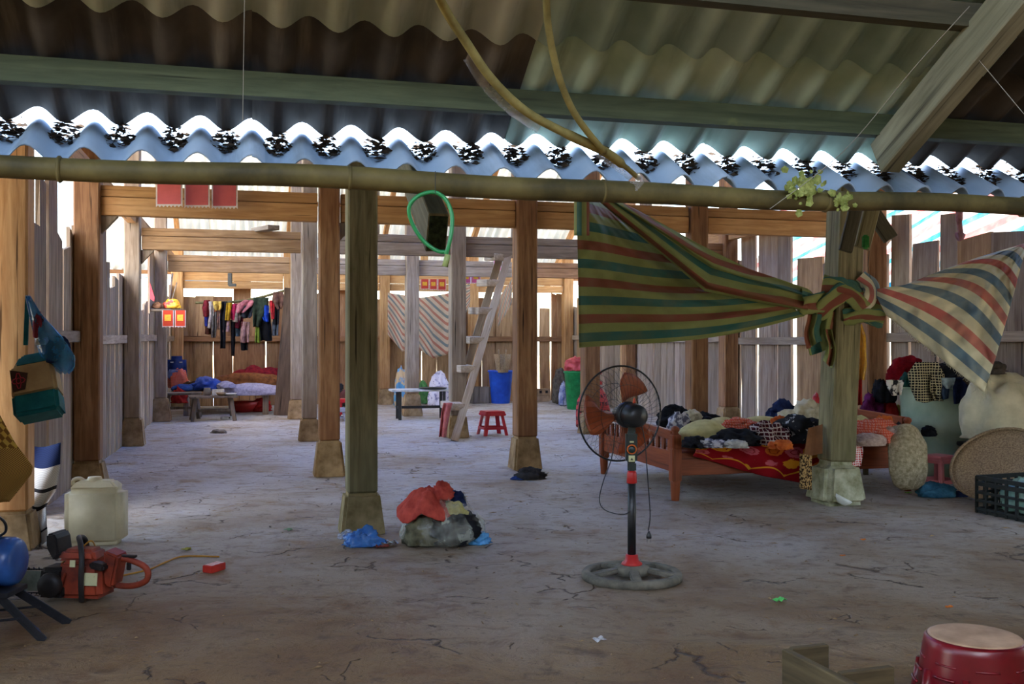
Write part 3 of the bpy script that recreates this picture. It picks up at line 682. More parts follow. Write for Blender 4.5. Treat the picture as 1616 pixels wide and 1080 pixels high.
MB().box(fp+Vector((-.003, -.026, .668)), (.02, .003, .008)).build('sticker', CREAM, cb)
MB().box(fp+Vector((0, .005, .735)), (.036, .04, .06)).build('neck', DGRN, fl, bevel=.008)
ay = math.radians(25); ax = Vector((-math.sin(ay), math.cos(ay), .02)).normalized()
gc = Vector((fp.x-.045, fp.y+.10, fp.z+.797)); e1 = Vector((0, 0, 1)).cross(ax).normalized(); e2 = ax.cross(e1)
Rh = Matrix((e1, e2, ax)).transposed(); mc = gc-ax*.13
MB().lathe([(.0, -.055), (.035, -.053), (.052, -.04), (.058, -.01), (.06, .03)], mc, 28, Rh, cap=False).build('motor_rear_cover', BLK, fl, smooth=True)
MB().lathe([(.0605, .03), (.064, .032), (.066, .06), (.06, .085), (.03, .09)], mc, 28, Rh, sx=1.05).build('motor_housing', BLK, fl, smooth=True)
MB().lathe([(.006, 0), (.0075, .006), (.005, .022), (.002, .026)], mc+Vector((0, 0, .06)), 12).build('oscillation_knob', mat('orange red plastic', C(224, 84, 50), None, .35), fl, smooth=True)
rg = .236
MB().tube([gc+(e1*math.cos(k*.0873)+e2*math.sin(k*.0873))*rg for k in range(72)], .0048, 7, closed=True).build('guard_rim', BLK, fl, smooth=True)
for nm, sg in (('rear_guard', -1), ('front_guard', 1)):
    g = MB()
    for k in range(44):
        q = k*2*math.pi/44; d = lambda o: e1*math.cos(q+o)+e2*math.sin(q+o)
        g.tube([gc+d(0)*rg, gc+d(.05)*rg*.9+ax*sg*.035, gc+d(.14)*rg*.62+ax*sg*.062, gc+d(.26)*rg*.27+ax*sg*.07], .0008, 3, cap=False)
    for f_, o in ((.62, .062), (.27, .07)): g.tube([gc+(e1*math.cos(k*.1745)+e2*math.sin(k*.1745))*rg*f_+ax*sg*o for k in range(36)], .0011, 4, closed=True)
    g.build(nm, BLK, fl, kind='stuff')
MB().lathe([(.03, -.03), (.034, 0), (.03, .03), (.01, .038)], gc, 20, Rh).build('blade_hub', BLK, fl, smooth=True)
for k in range(3):
    q0 = math.radians(100+120*k)
    def bl(s, t):
        r = lerp(.03, .205, s); w = math.radians(lerp(14, 26+14*math.sin(s*3), s)); q = q0+lerp(-w, w, t)+s*.35
        return gc+(e1*math.cos(q)+e2*math.sin(q))*r+ax*((t-.5)*.05)
    MB().grid(bl, 10, 8).build('fan_blade', ORB, fl, smooth=True, solid=.003)
cp = [(972, 668), (966, 720), (952, 760), (946, 790), (956, 806), (985, 812), (1002, 800)]
MB().tube(smoothpath([P(x, y, 4.84+.02*math.sin(i)) for i, (x, y) in enumerate(cp)]), .0026, 6).build('cord', BLK, fl, smooth=True)
cp = [(1012, 668), (1018, 700), (1021, 740), (1024, 780), (1026, 815), (1023, 838)]
cd = MB().tube(smoothpath([P(x, y, 4.8) for x, y in cp]), .0026, 6).build('cord', BLK, fl, smooth=True)
pc = P(1024, 846, 4.8); MB().lathe([(.004, .022), (.008, .012), (.013, 0), (.013, -.012)][::-1], pc, 10).build('plug', BLK, cd, smooth=True)
for s in (-1, 1): MB().tube([pc+Vector((s*.008, 0, -.012)), pc+Vector((s*.008, 0, -.032))], .0022, 6).build('plug_pin', mat('steel', C(190, 190, 190), None, .3, 9, .5, 1, 0), cd)

# ------------------------------------------------------------------ bed
bu0, bu1, bv0, bv1 = 2.98, 4.93, 6.72, 8.24
bd = thing('bed', 'low red-brown wooden bed with turned posts, heaped with clothes', 'bed', UV((bu0+bu1)/2, (bv0+bv1)/2, 0))
RA = Matrix.Rotation(A, 3, 'Z')
for (u, v, h, pm) in ((bu0, bv0, .49, BEDW), (bu0, bv1, .5, BEDW), (bu1, bv0, .52, BEDW), (bu1, bv1, .56, BEDW)):
    p = UV(u, v, 0); p.z = fz(p.x, p.y)-.01
    MB().lathe([(.026, 0), (.03, .02), (.036, .13), (.036, .16)], p, 12).build('leg', BEDW, bd, smooth=True)
    o = MB().box(p+Vector((0, 0, .27)), (.074, .074, .24), RA).box(p+Vector((0, 0, h-.05)), (.07, .07, .1), RA).build('bed_post', BEDW, bd, bevel=.006)
    MB().lathe([(.034, .385), (.024, .395), (.03, .41), (.022, h-.1)], p, 14).build('turning', BEDW, o, smooth=True)
    MB().lathe([(.03, h), (.02, h+.012), (.032, h+.03), (.03, h+.048), (.012, h+.062)], p, 14).build('finial', BEDW, o, smooth=True)
for u, zt, h in ((bu0, .5, .07), (bu1, .54, .12)):
    timber('lower_board', UV(u, bv0+.04, .28), UV(u, bv1-.04, .28), .15, .03, BEDW, bd, side=(CA, SA, 0))
    timber('top_rail', UV(u, bv0+.04, zt-.03), UV(u, bv1-.04, zt+.02), h, .035, BEDW, bd, side=(CA, SA, 0))
    for k in range(13):
        v = bv0+.1+(bv1-bv0-.2)*k/12
        if u == bu0: timber('slat', UV(u, v, .35), UV(u, v, .46), .045, .018, BEDW, bd, side=(CA, SA, 0), bevel=.002)
for v in (bv0, bv1): timber('side_rail', UV(bu0+.04, v, .265), UV(bu1-.04, v, .265), .17, .03, BEDW, bd, side=(-SA, CA, 0))
for k in range(8):
    v = bv0+.1+(bv1-bv0-.2)*k/7; timber('bed_slat', UV(bu0+.03, v, .345), UV(bu1-.03, v, .345), .17, .02, BEDW, bd, side=(0, 0, 1))
def floral():
    m, t, b = base('red floral blanket', .95, .1); uv = t.nodes.new('ShaderNodeUVMap')
    mp = t.nodes.new('ShaderNodeMapping'); mp.inputs['Scale'].default_value = (7, 5, 1); t.links.new(uv.outputs[0], mp.inputs[0])
    vo = nd(t, 'ShaderNodeTexVoronoi', Scale=1.0); vo.inputs['Randomness'].default_value = .5; t.links.new(mp.outputs[0], vo.inputs['Vector'])
    sepc = t.nodes.new('ShaderNodeSeparateColor'); t.links.new(vo.outputs['Color'], sepc.inputs[0])
    fc = ramp(t, sepc.outputs[0], [(0, C(226, 150, 40)), (.38, C(196, 90, 100)), (.7, C(220, 110, 40)), (.85, C(90, 120, 60))], 'CONSTANT')
    nn = noi(t, mp.outputs[0], 3.5, 4); ad = nd(t, 'ShaderNodeMath', operation='MULTIPLY_ADD'); ad.inputs[1].default_value = .3; t.links.new(nn, ad.inputs[0]); t.links.new(vo.outputs['Distance'], ad.inputs[2])
    petal = ramp(t, ad.outputs[0], [(0, (1, 1, 1, 1)), (.6, (1, 1, 1, 1)), (.62, (0, 0, 0, 1))], 'LINEAR')
    rings = ramp(t, ad.outputs[0], [(.24, C(120, 20, 30)), (.3, (1, 1, 1, 1)), (.4, (1, 1, 1, 1)), (.44, C(170, 60, 50)), (.48, (1, 1, 1, 1))])
    fcol = mixc(t, 1.0, fc, rings, 'MULTIPLY')
    sp = t.nodes.new('ShaderNodeSeparateXYZ'); t.links.new(uv.outputs[0], sp.inputs[0])
    sn = nd(t, 'ShaderNodeMath', operation='MULTIPLY'); sn.inputs[1].default_value = 9.0; t.links.new(sp.outputs[0], sn.inputs[0])
    fr_ = nd(t, 'ShaderNodeMath', operation='PINGPONG'); fr_.inputs[1].default_value = 1.0; t.links.new(sn.outputs[0], fr_.inputs[0])
    sq = nd(t, 'ShaderNodeMath', operation='POWER'); sq.inputs[1].default_value = 2.0; t.links.new(fr_.outputs[0], sq.inputs[0])
    ln = nd(t, 'ShaderNodeMath', operation='MULTIPLY_ADD'); ln.inputs[1].default_value = .13; t.links.new(sq.outputs[0], ln.inputs[0]); t.links.new(sp.outputs[1], ln.inputs[2])
    line = ramp(t, ln.outputs[0], [(0, (0, 0, 0, 1)), (.17, (0, 0, 0, 1)), (.175, (1, 1, 1, 1)), (.195, (1, 1, 1, 1)), (.2, (0, 0, 0, 1))])
    inside = ramp(t, ln.outputs[0], [(.18, (0, 0, 0, 1)), (.185, (1, 1, 1, 1))]); mk = mixc(t, 1.0, inside, petal, 'MULTIPLY')
    col = mixc(t, mk, C(150, 22, 30), fcol); col = mixc(t, line, col, C(226, 150, 40))
    t.links.new(col, b.inputs['Base Color']); bump(t, b, noi(t, coord(t, (1, 1, 1)), 60), .3, .004); return m
def blk(s, t):      # s along the bed, t from hem (0) over the edge to the middle of the bed (1)
    u = lerp(3.1, 4.42, s); hem = plin([(0, .33), (.15, .27), (.4, .17), (.7, .09), (1, .07)], s)[0]; zt = .415+.02*math.sin(s*9)
    if t < .6:
        k = t/.6; z = lerp(hem, zt, k); v = bv0-.045-.04*math.sin(k*3.1)-.012*math.sin(s*30+k*3)
    else:
        k = (t-.6)/.4; z = zt+.02*k; v = lerp(bv0-.045, bv0+.5, k)
    return UV(u, v, z+.006*noise.noise(Vector((s*9, t*9, 2))))
MB().grid(blk, 60, 40).build('blanket', floral(), label='red floral blanket hanging over the front rail of the wooden bed', cat='blanket', smooth=True, solid=.012)
def pile(name, label, x, wpx, yt, Y, dep, zb, mt, cat='clothing', seed=None, wrk=.22, fr=2.2, sub=3, rz=0, group='clothes heaped on the bed'):
    seed = seed if seed is not None else (x*.37+yt*.11) % 17
    c = P(x, yt, Y); zt = c.z; return heap(name, (c.x, Y, zb), (wpx*Y/F*.92, dep, max(.03, (zt-zb)*.92)), seed, mt, None, label, cat, group, wr=wrk, freq=fr, sub=sub, rz=rz)
KHA = cloth('khaki pillow cloth', C(204, 192, 134), C(176, 162, 108)); BLKC = cloth('black cloth', C(40, 40, 44), C(20, 20, 24)); WHC = cloth('off white cloth', C(214, 210, 200), C(150, 148, 144))
PLM = plaid('maroon plaid', C(70, 20, 28), C(44, 14, 22), C(190, 170, 160), 70); PLB = plaid('black and cream plaid', C(34, 34, 36), C(60, 58, 54), C(196, 186, 150), 90)
CRM = cloth('cream cloth', C(214, 204, 176), C(176, 164, 134)); NAVY = cloth('navy cloth', C(40, 52, 92), C(24, 30, 56)); ORC = cloth('orange cloth', C(216, 116, 50), C(176, 76, 36))
REDC = cloth('red cloth', C(186, 50, 44), C(140, 30, 32)); PNKC = cloth('dusty pink cloth', C(206, 122, 116), C(166, 88, 88))
SRED = plaid('red striped shirt cloth', C(206, 96, 66), C(226, 190, 170), C(190, 70, 50), 110)
PATB = mat('black printed cloth', C(190, 186, 180), C(44, 44, 48), .9, 16, .1, 0, .2, .005, lo=.6, hi=.63)
PATG = mat('grey white printed cloth', C(206, 202, 206), C(96, 96, 112), .9, 26, .1, 0, .2, .005, lo=.46, hi=.54)
KNIT = mat('chunky knit wool', C(206, 192, 158), C(150, 136, 104), .95, 40, .05, 0, .9, .02)
KNITP = mat('pinkish knit wool', C(212, 186, 170), C(168, 140, 126), .95, 40, .05, 0, .8, .015)
ZB = .40
for a in (('pillow', 'plump khaki pillow at the left end of the wooden bed', 1112, 92, 660, 7.5, .42, ZB, KHA, 'pillow', 1, .05, 1.2),
          ('pillow', 'long khaki pillow lying behind the plump one on the bed', 1140, 70, 656, 7.95, .36, ZB, KHA, 'pillow', 2, .06, 1.2),
          ('bolster', 'long khaki bolster across the middle of the bed', 1205, 108, 654, 8.15, .3, ZB, KHA, 'bolster', 3, .05, 1.2),
          ('black_cloth', 'black clothing heap in the middle of the bed beneath the plaid cloth', 1160, 92, 676, 7.3, .4, ZB, BLKC),
          ('grey_cloth', 'grey crumpled cloth at the front edge of the bed', 1123, 52, 692, 7.08, .22, ZB+.01, PATG),
          ('white_hat', 'white folded cloth hat on the front edge of the bed', 1160, 40, 693, 7.02, .2, ZB+.01, WHC, 'hat'),
          ('striped_shirt', 'orange and red striped shirt beside the bolster', 1168, 62, 659, 7.62, .3, ZB+.1, SRED),
          ('plaid_cloth', 'maroon plaid cloth heaped in the middle of the bed', 1212, 70, 662, 7.4, .42, ZB, PLM),
          ('black_jacket', 'black jacket with white piping on the right half of the bed', 1262, 84, 654, 7.5, .46, ZB, PATB),
          ('orange_cloth', 'small orange cloth between the bolster and black jacket', 1232, 30, 655, 7.85, .2, ZB+.1, ORC),
          ('orange_cloth', 'orange floral cloth scrap at the bed edge under the jacket', 1232, 38, 694, 7.02, .2, ZB, ORC),
          ('cream_cloth', 'cream cloth bundle at the back of the bed', 1268, 78, 630, 8.35, .42, ZB, CRM),
          ('navy_jacket', 'navy blue jacket behind the cream bundle', 1236, 56, 631, 8.62, .3, ZB, NAVY),
          ('red_bag', 'shiny red bag tucked behind the cream bundle', 1290, 26, 621, 8.62, .2, ZB, REDP, 'bag'),
          ('black_cloth', 'black cloth at the back left corner of the bed', 1064, 56, 639, 8.62, .3, ZB, BLKC),
          ('printed_cloth', 'grey and white printed cloth hung over the bed end near the finial', 1072, 38, 648, 8.0, .2, ZB, PATG),
          ('black_cloth', 'black cloth behind the khaki pillows', 1112, 52, 650, 8.5, .26, ZB, BLKC),
          ('tan_cloth', 'tan cloth on top of the black cloth at the bed end', 1092, 34, 646, 8.3, .2, ZB+.1, CRM),
          ('black_cloth', 'dark cloth bundle between khaki pillow and blanket', 1098, 40, 688, 7.12, .26, ZB, BLKC),
          ('khaki_pillow', 'khaki pillow at the bed head right of the mossy post', 1352, 60, 652, 7.65, .3, ZB, KHA, 'pillow', 5, .07, 1.3),
          ('red_clothes', 'red and orange clothes at the bed head', 1382, 80, 660, 7.5, .34, ZB, SRED),
          ('red_cloth', 'bright red cloth against the head board', 1396, 40, 655, 7.72, .2, ZB, ORC),
          ('knit_scarf', 'pale pink knitted roll at the bed head', 1372, 56, 682, 7.25, .22, ZB, KNITP, 'scarf', 7, .1),
          ('knit_scarf', 'pale knitted roll draped toward the head board', 1405, 40, 672, 7.45, .2, ZB, KNITP, 'scarf', 8, .1),
          ('black_cloth', 'small black cloth beside the knitted blanket', 1420, 22, 668, 7.6, .14, ZB, BLKC)):
    pile(*a)
def knit(s, t):
    x = lerp(1396, 1440, s); Y = 7.36
    if t < .3: k = t/.3; p = P(lerp(1392, 1418, s), lerp(690, 680, k)-4*math.sin(s*3), 7.7-.22*k)
    else:
        k = (t-.3)/.7; w = plin([(0, .55), (.25, 1), (.7, 1), (.9, .8), (1, .35)], k)[0]
        p = P(1430+(s-.5)*58*w+4*k, lerp(680, 771, k)-8*math.sin(s*3.1)*(1-k), 7.4-.1*math.sin(k*2.6)-.05*math.sin(s*3.1))
    return p
MB().grid(knit, 24, 30).build('knitted_blanket', KNIT, label='cream chunky knit blanket hanging off the right end of the bed', cat='blanket', smooth=True, solid=.035)
def chk(s, t): return P(lerp(1340, 1360, s)+2*math.sin(t*4), lerp(690, 736, t), 7.2-.02*math.sin(s*6)+.05*(1-t))
MB().grid(chk, 8, 14).build('checked_cloth', plaid('red white check', C(200, 44, 44), C(236, 220, 210), C(240, 230, 224), 120), label='red and white checked cloth hanging beside the mossy post', cat='cloth', smooth=True, solid=.004)
def card(s, t): return P(lerp(1268, 1298, s)+lerp(8, 0, t)*(1-s), lerp(676, 722, t)-6*s, 7.15-.05*t+.02*math.sin(s*4))
MB().grid(card, 6, 6).build('cardboard_piece', mat('brown cardboard', C(136, 92, 58), C(110, 72, 44), .9), label='brown cardboard piece leaning at the bed edge left of the mossy post', cat='cardboard', solid=.006)
def leo(s, t): return P(lerp(1262, 1281, s), lerp(716, 771, t)+3*s, 6.98-.02*math.sin(s*5)+.01*math.sin(t*7))
MB().grid(leo, 8, 14).build('spotted_cloth', mat('leopard spotted cloth', C(176, 142, 92), C(46, 34, 24), .95, 70, .1, 0, .3, .004, lo=.47, hi=.52), label='leopard spotted cloth hanging beside the red floral blanket', cat='cloth', smooth=True, solid=.006)
# ------------------------------------------------------------------ stools
def stool(loc, label, w, h, c, rz=0, hole=True, mt=None):
    t = thing('plastic_stool', label, 'stool', loc); mt = mt or mat('plastic '+label[:12], c, tuple(x*.8 for x in c[:3])+(1,), .35, 6, .5, 0, .02)
    loc = Vector(loc); R = Matrix.Rotation(rz, 3, 'Z'); tw = w*.78
    MB().box(loc+Vector((0, 0, h-.012)), (tw, tw, .024), R, (.94, .94)).build('seat', mt, t, bevel=.008)
    MB().box(loc+Vector((0, 0, h-.04)), (tw*1.04, tw*1.04, .034), R, (.97, .97)).build('seat_rim', mt, t, bevel=.008)
    for sx, sy in ((-1, -1), (1, -1), (1, 1), (-1, 1)):
        a = loc+R @ Vector((sx*tw*.42, sy*tw*.42, h-.05)); b_ = loc+R @ Vector((sx*w*.46, sy*w*.46, 0)); d = (b_-a)
        m = MB(); k = w*.13; e1_, e2_ = R @ Vector((1, 0, 0)), R @ Vector((0, 1, 0))
        m.poly([a, a-e1_*sx*k, a-e1_*sx*k*.7-e2_*sy*k*.25, a-e2_*sy*k*.7-e1_*sx*k*.25, a-e2_*sy*k], d); m.build('leg', mt, t, bevel=.003, seg=1)
    for i in range(4):
        q = i*math.pi/2; p = loc+R @ (Matrix.Rotation(q, 3, 'Z') @ Vector((0, -w*.42, h*.3)))
        MB().box(p, (w*.72, .012, h*.1), R @ Matrix.Rotation(q, 3, 'Z')).build('brace', mt, t, bevel=.003)
    return t
p = P(1482, 768, 7.72); p.z = fz(p.x, p.y); stool(p, 'pink plastic stool in front of the pale green tub', .27, .28, C(226, 134, 140), A+.25)
p = G(777, 687); stool(p, 'red plastic stool standing beside the ladder foot', .34, .3, C(190, 26, 40), .35)
p = G(547, 661); stool(p, 'red plastic stool far back beside the grey footstool', .3, .31, C(196, 26, 44), .1)
p = G(538, 664); p.x -= .05; stool(p, 'low grey footstool in front of a red stool', .3, .2, C(160, 160, 172), .2)
# big round red stool in the foreground
fs = Vector(((1538-CX)/F*2.92, 2.92, 0)); fs.z = fz(fs.x, fs.y)-.005
t = thing('round_stool', 'dark red round plastic stool with a worn tan top in the foreground', 'stool', fs)
RST = mat('dark red stool plastic', C(122, 18, 30), C(94, 14, 22), .28, 6, .5, 0, .03)
MB().lathe([(.176, 0), (.178, .012), (.166, .1), (.152, .2), (.142, .27), (.138, .29), (.13, .298), (.128, .296)], fs, 40, cap=False).build('body', RST, t, smooth=True)
MB().lathe([(.128, .29), (.1285, .299), (.12, .3015), (.06, .302)], fs, 40).build('seat', mat('worn tan stool top', C(200, 168, 138), C(160, 132, 106), .6, 8), t, smooth=True)
for k in range(8):
    q = k*math.pi/4+.2; d = Vector((math.cos(q), math.sin(q), 0))
    o = MB().tube([fs+d*.151+Vector((0, 0, .21)), fs+d*.163+Vector((0, 0, .12)), fs+d*.177+Vector((0, 0, .01))], [.012, .016, .016], 8).build('leg_rib', RST, t, smooth=True)
    for j in range(4):
        z = .235-.035*j; r = .1455+.012*j; w = .22-.01*j
        MB().tube([fs+Vector((math.cos(q+.39+a)*r, math.sin(q+.39+a)*r, z)) for a in (-w, -w/2, 0, w/2, w)], .004, 6).build('moulded_rib', RST, t, smooth=True)
# open wooden box in the foreground
OLDW = wood('old dark board', C(104, 92, 66), C(62, 54, 38), C(56, 48, 34)); c0 = Vector((.84, 3.06, 0)); c0.z = .01
t = thing('wooden_box', 'open wooden box frame of thick boards at the bottom edge', 'box', c0); d1 = Vector((.31, -.95, 0)).normalized(); d2 = Vector((.95, .31, 0)).normalized()
for a, b_, nm in ((c0, c0+d1*.46, 'side_board'), (c0+d2*.02, c0+d2*.15, 'end_board'), (c0+d1*.24+d2*.02, c0+d1*.24+d2*.2, 'divider_board'), (c0+d2*.22, c0+d1*.46+d2*.22, 'low_board')):
    hh = .2 if nm != 'low_board' else .06
    timber(nm, a+Vector((0, 0, hh/2)), b_+Vector((0, 0, hh/2)), hh, .028, OLDW, t, side=(b_-a).cross(Vector((0, 0, 1))), bevel=.004)

# ------------------------------------------------------------------ right corner: tub, sack, chest, tray, crate
Yt = 8.5; tc = Vector(((1487-CX)/F*Yt, Yt, 0)); tc.z = fz(tc.x, tc.y)
TUB = mat('pale green milky plastic', C(196, 214, 190), C(164, 190, 164), .45, 4, .4, 0, .05)
t = thing('plastic_tub', 'large pale green plastic tub piled with clothes', 'tub', tc)
MB().lathe([(.26, 0), (.275, .01), (.33, .5), (.345, .78), (.36, .785), (.36, .81), (.335, .81), (.32, .5), (.265, .03)], tc, 40).build('shell', TUB, t, smooth=True)
MB().tube([tc+Vector((.352*math.cos(k*.1309), .352*math.sin(k*.1309), .76)) for k in range(48)], .012, 8, closed=True).build('rim', TUB, t, smooth=True)
T0 = .80
for nm, lb, x, w, yt, Y, dep, zb, mt in (('maroon_sweater', 'dark red sweater hanging over the left of the green tub', 1430, 60, 558, 8.55, .3, .78, cloth('dark red knit', C(138, 20, 34), C(96, 12, 24))),
        ('black_cloth', 'black cloth bundle heaped in the green tub under the fringe', 1500, 70, 572, 8.5, .4, .74, BLKC),
        ('green_cloth', 'dark green cloth peeking out of the tub pile', 1432, 20, 588, 8.3, .2, .78, cloth('dark green cloth', C(40, 84, 74), C(24, 54, 48))),
        ('dark_cloth', 'dark brown clothes on the far right of the tub pile', 1536, 50, 577, 8.15, .3, .74, cloth('dark brown cloth', C(64, 54, 46), C(40, 34, 30)))):
    pile(nm, lb, x, w, yt, Y, dep, zb, mt, group='clothes piled in the tub')
def hang(name, label, outline, Y, mt, cat='clothing', group='clothes piled in the tub', wob=.02, solid=.008, r=None):
    # hanging cloth: rows (y, x_left, x_right) at depth Y, softly waved
    seed = outline[0][1]*.13; y0, y1 = outline[0][0], outline[-1][0]
    rows = [((r_[0]-y0)/(y1-y0), r_[1], r_[2]) for r_ in outline]
    def f(s, t_):
        a, b_ = plin(rows, t_); x = lerp(a, b_, s)
        return P(x, lerp(y0, y1, t_)+(b_-a)*.05*math.sin(s*7+seed)*t_, Y-wob*math.sin(s*8+seed)*(.4+t_)-wob*math.sin(t_*2.2)+wob*.6*noise.noise(Vector((s*4, t_*5, seed))))
    return MB().grid(f, 12, 16).build(name, mt, None, label, cat, group, smooth=True, solid=solid)
hang('plaid_shirt', 'black and cream plaid shirt hanging down the front of the green tub', [(572, 1445, 1480), (590, 1432, 1490), (615, 1437, 1492), (634, 1446, 1488)], 8.1, PLB)
hang('shirt_sleeve_cloth', 'plaid shirt tail hanging right of the plaid shirt', [(590, 1470, 1488), (615, 1468, 1487), (633, 1476, 1485)], 8.07, PLB)
hang('denim_cloth', 'blue denim cloth hanging from the tub rim beside the plaid shirt', [(605, 1482, 1500), (615, 1481, 1498), (630, 1484, 1496)], 8.07, cloth('denim', C(78, 98, 124), C(50, 64, 88)))
hang('navy_trousers', 'navy trousers hanging from the tub rim', [(596, 1503, 1526), (620, 1504, 1526), (637, 1506, 1524)], 8.09, NAVY)
hang('pale_cloth', 'pale blue cloth over the tub rim', [(597, 1484, 1508), (606, 1484, 1506), (613, 1490, 1502)], 8.06, cloth('pale blue cloth', C(178, 200, 204), C(130, 150, 160)))
hang('printed_shirt', 'white shirt with black print at the left rim of the tub', [(600, 1398, 1428), (612, 1400, 1424), (624, 1408, 1422)], 8.06, mat('white black print', C(220, 214, 204), C(40, 40, 44), .9, 14, .1, 0, .2, .005, lo=.44, hi=.5))
pile('black_bag', 'black rag stuck to the side of the green tub', 1466, 26, 671, 8.05, .1, .39, BLKC, seed=3, group=None)
for nm, lb, x, w, yt, zb, mt in (('red_clothes', 'red bundle behind the head of the bed', 1400, 34, 626, .42, REDC), ('purple_clothes', 'purple bundle behind the head of the bed', 1376, 36, 622, .42, cloth('purple cloth', C(112, 40, 92), C(76, 26, 62))), ('yellow_clothes', 'yellow and white bundle behind the head of the bed', 1420, 26, 640, .42, cloth('yellow cloth', C(206, 196, 120), C(180, 160, 90))), ('black_clothes', 'black bundle on top of the red and purple ones', 1394, 36, 598, .62, BLKC)):
    pile(nm, lb, x, w, yt, 8.75, .24, zb, mt, group='bundles behind the bed head')
bt = thing('wooden_bench', 'low bench behind the bed head carrying cloth bundles', 'bench', P(1398, 720, 8.75)*1); 
bc = P(1388, 541, 8.8); MB().box((bc.x, 8.75, .40), (.42, .28, .04)).build('top', OLDW, bt, bevel=.004)
for sx in (-1, 1):
    for sy in (-1, 1): MB().box((bc.x+sx*.18, 8.75+sy*.11, .19), (.04, .04, .40)).build('leg', OLDW, bt, bevel=.004)
# black chest with cream sack
cc = P(1588, 541, 7.72); cc.z = fz(cc.x, cc.y)
t = thing('chest', 'black low chest under the cream sack', 'chest', cc); CH = mat('black painted chest', C(48, 46, 40), C(30, 30, 28), .7)
MB().box(cc+Vector((0, 0, .17)), (.52, .4, .33), RA).build('body', CH, t, bevel=.008); MB().box(cc+Vector((0, 0, .35)), (.56, .44, .035), RA).build('lid', CH, t, bevel=.006)
SACK = cloth('cream sack cloth', C(222, 214, 184), C(190, 184, 152), .85, 6)
heap('stuffed_sack', (cc.x+.02, 7.78, .372), (.66, .5, .56), 4, SACK, None, 'big stuffed cream sack resting on the black chest', 'sack', wr=.11, freq=1.9, sub=4)
heap('dark_rag', (cc.x-.1, 7.8, .90), (.26, .2, .1), 6, cloth('grey rag', C(90, 84, 78), C(60, 56, 52)), None, 'grey rag lying on top of the cream sack', 'rag')
n_ = Vector((-.53, -.45, .71)).normalized(); a_ = n_.cross(Vector((0, 0, 1))).normalized(); b2 = n_.cross(a_); Rb = Matrix((a_, b2, n_)).transposed()
bc = Vector(((1578-CX)/F*7.2, 7.2, .262)); BASK = mat('woven bamboo tray', C(176, 150, 116), C(122, 100, 76), .85, 90, .2, 0, .7, .006)
t = thing('winnowing_tray', 'round woven bamboo winnowing tray leaning against the black chest', 'tray', (bc.x, bc.y, .02))
MB().lathe([(.0, -.03), (.2, -.028), (.3, -.015), (.335, .02), (.335, .028), (.29, -.002), (.2, -.016), (.0, -.02)], bc, 48, Rb, cap=False).build('woven_dish', BASK, t, smooth=True)
MB().tube([bc+Rb @ Vector((.335*math.cos(k*.1122), .335*math.sin(k*.1122), .024)) for k in range(56)], .011, 8, closed=True).build('rim', BASK, t, smooth=True)
for k in range(40):
    q = k*.157; MB().tube([bc+Rb @ Vector((.335*math.cos(q)+.013*math.cos(q)*math.cos(j), .335*math.sin(q)+.013*math.sin(q)*math.cos(j), .024+.013*math.sin(j))) for j in (0, 1.05, 2.1, 3.14, 4.2, 5.2)], .002, 4, closed=True).build('rim_binding', BASK, t)
kc_ = Vector((3.44, 6.6, 0)); kc_.z = fz(kc_.x, kc_.y); t = thing('plastic_crate', 'black lattice plastic crate at the right edge', 'crate', kc_); CRT = mat('black crate plastic', C(40, 44, 42), C(26, 30, 28), .5)
Rc = Matrix.Rotation(.35, 3, 'Z'); cw, cdp, chh = .42, .5, .25
MB().box(kc_+Vector((0, 0, .01)), (cw, cdp, .016), Rc).build('bottom', CRT, t)
for k in range(4):
    q = k*math.pi/2; L = cw if k % 2 == 0 else cdp; D = (cdp if k % 2 == 0 else cw)/2; Rq = Rc @ Matrix.Rotation(q, 3, 'Z')
    for z in (.03, .085, .14, .2, .24): MB().box(kc_+Rq @ Vector((0, -D, z)), (L, .014, .018 if z < .2 else .03), Rq).build('rail', CRT, t, bevel=.002, seg=1)
    n = 7
    for j in range(n): MB().box(kc_+Rq @ Vector((-L/2+L*j/(n-1), -D, .125)), (.016, .016, .25), Rq).build('stile', CRT, t)
heap('plastic_bag', kc_+Vector((-.02, -.02, .03)), (.3, .36, .24), 9, film('green white plastic', C(150, 190, 170), .7), None, 'greenish plastic bag stuffed in the black crate', 'bag')
p = G(1478, 783); heap('blue_cloth', p, (.26, .2, .1), 5, cloth('teal blue cloth', C(78, 134, 160), C(44, 88, 112)), None, 'teal blue crumpled cloth on the floor by the pink stool', 'cloth')
p = p+Vector((.16, .02, 0)); heap('dark_cloth', p, (.18, .12, .04), 15, NAVY, None, 'dark flat cloth beside the teal cloth on the floor', 'cloth')
p = G(1326, 799); p.z += .004; t = thing('bowl', 'tipped white bowl at the foot of the mossy stone pedestal', 'bowl', p)
MB().lathe([(.02, 0), (.035, .004), (.06, .03), (.066, .05), (.062, .05), (.055, .03), (.03, .008), (.0, .006)], p+Vector((0, 0, .02)), 24, Matrix.Rotation(.5, 3, 'Y'), cap=False).build('shell', mat('white glaze', C(226, 228, 220), C(196, 198, 186), .3), t, smooth=True)
hang('yellow_bag', 'yellow plastic bag hanging behind the mossy right post', [(512, 1352, 1360), (530, 1347, 1366), (575, 1344, 1368), (600, 1348, 1364)], 8.6, film('yellow plastic', C(232, 176, 50), .8), 'bag', None, .04)
hang('red_strap', 'red cloth strip hanging under the yellow bag', [(598, 1346, 1360), (640, 1345, 1360)], 8.62, REDC, 'cloth', None, .02)

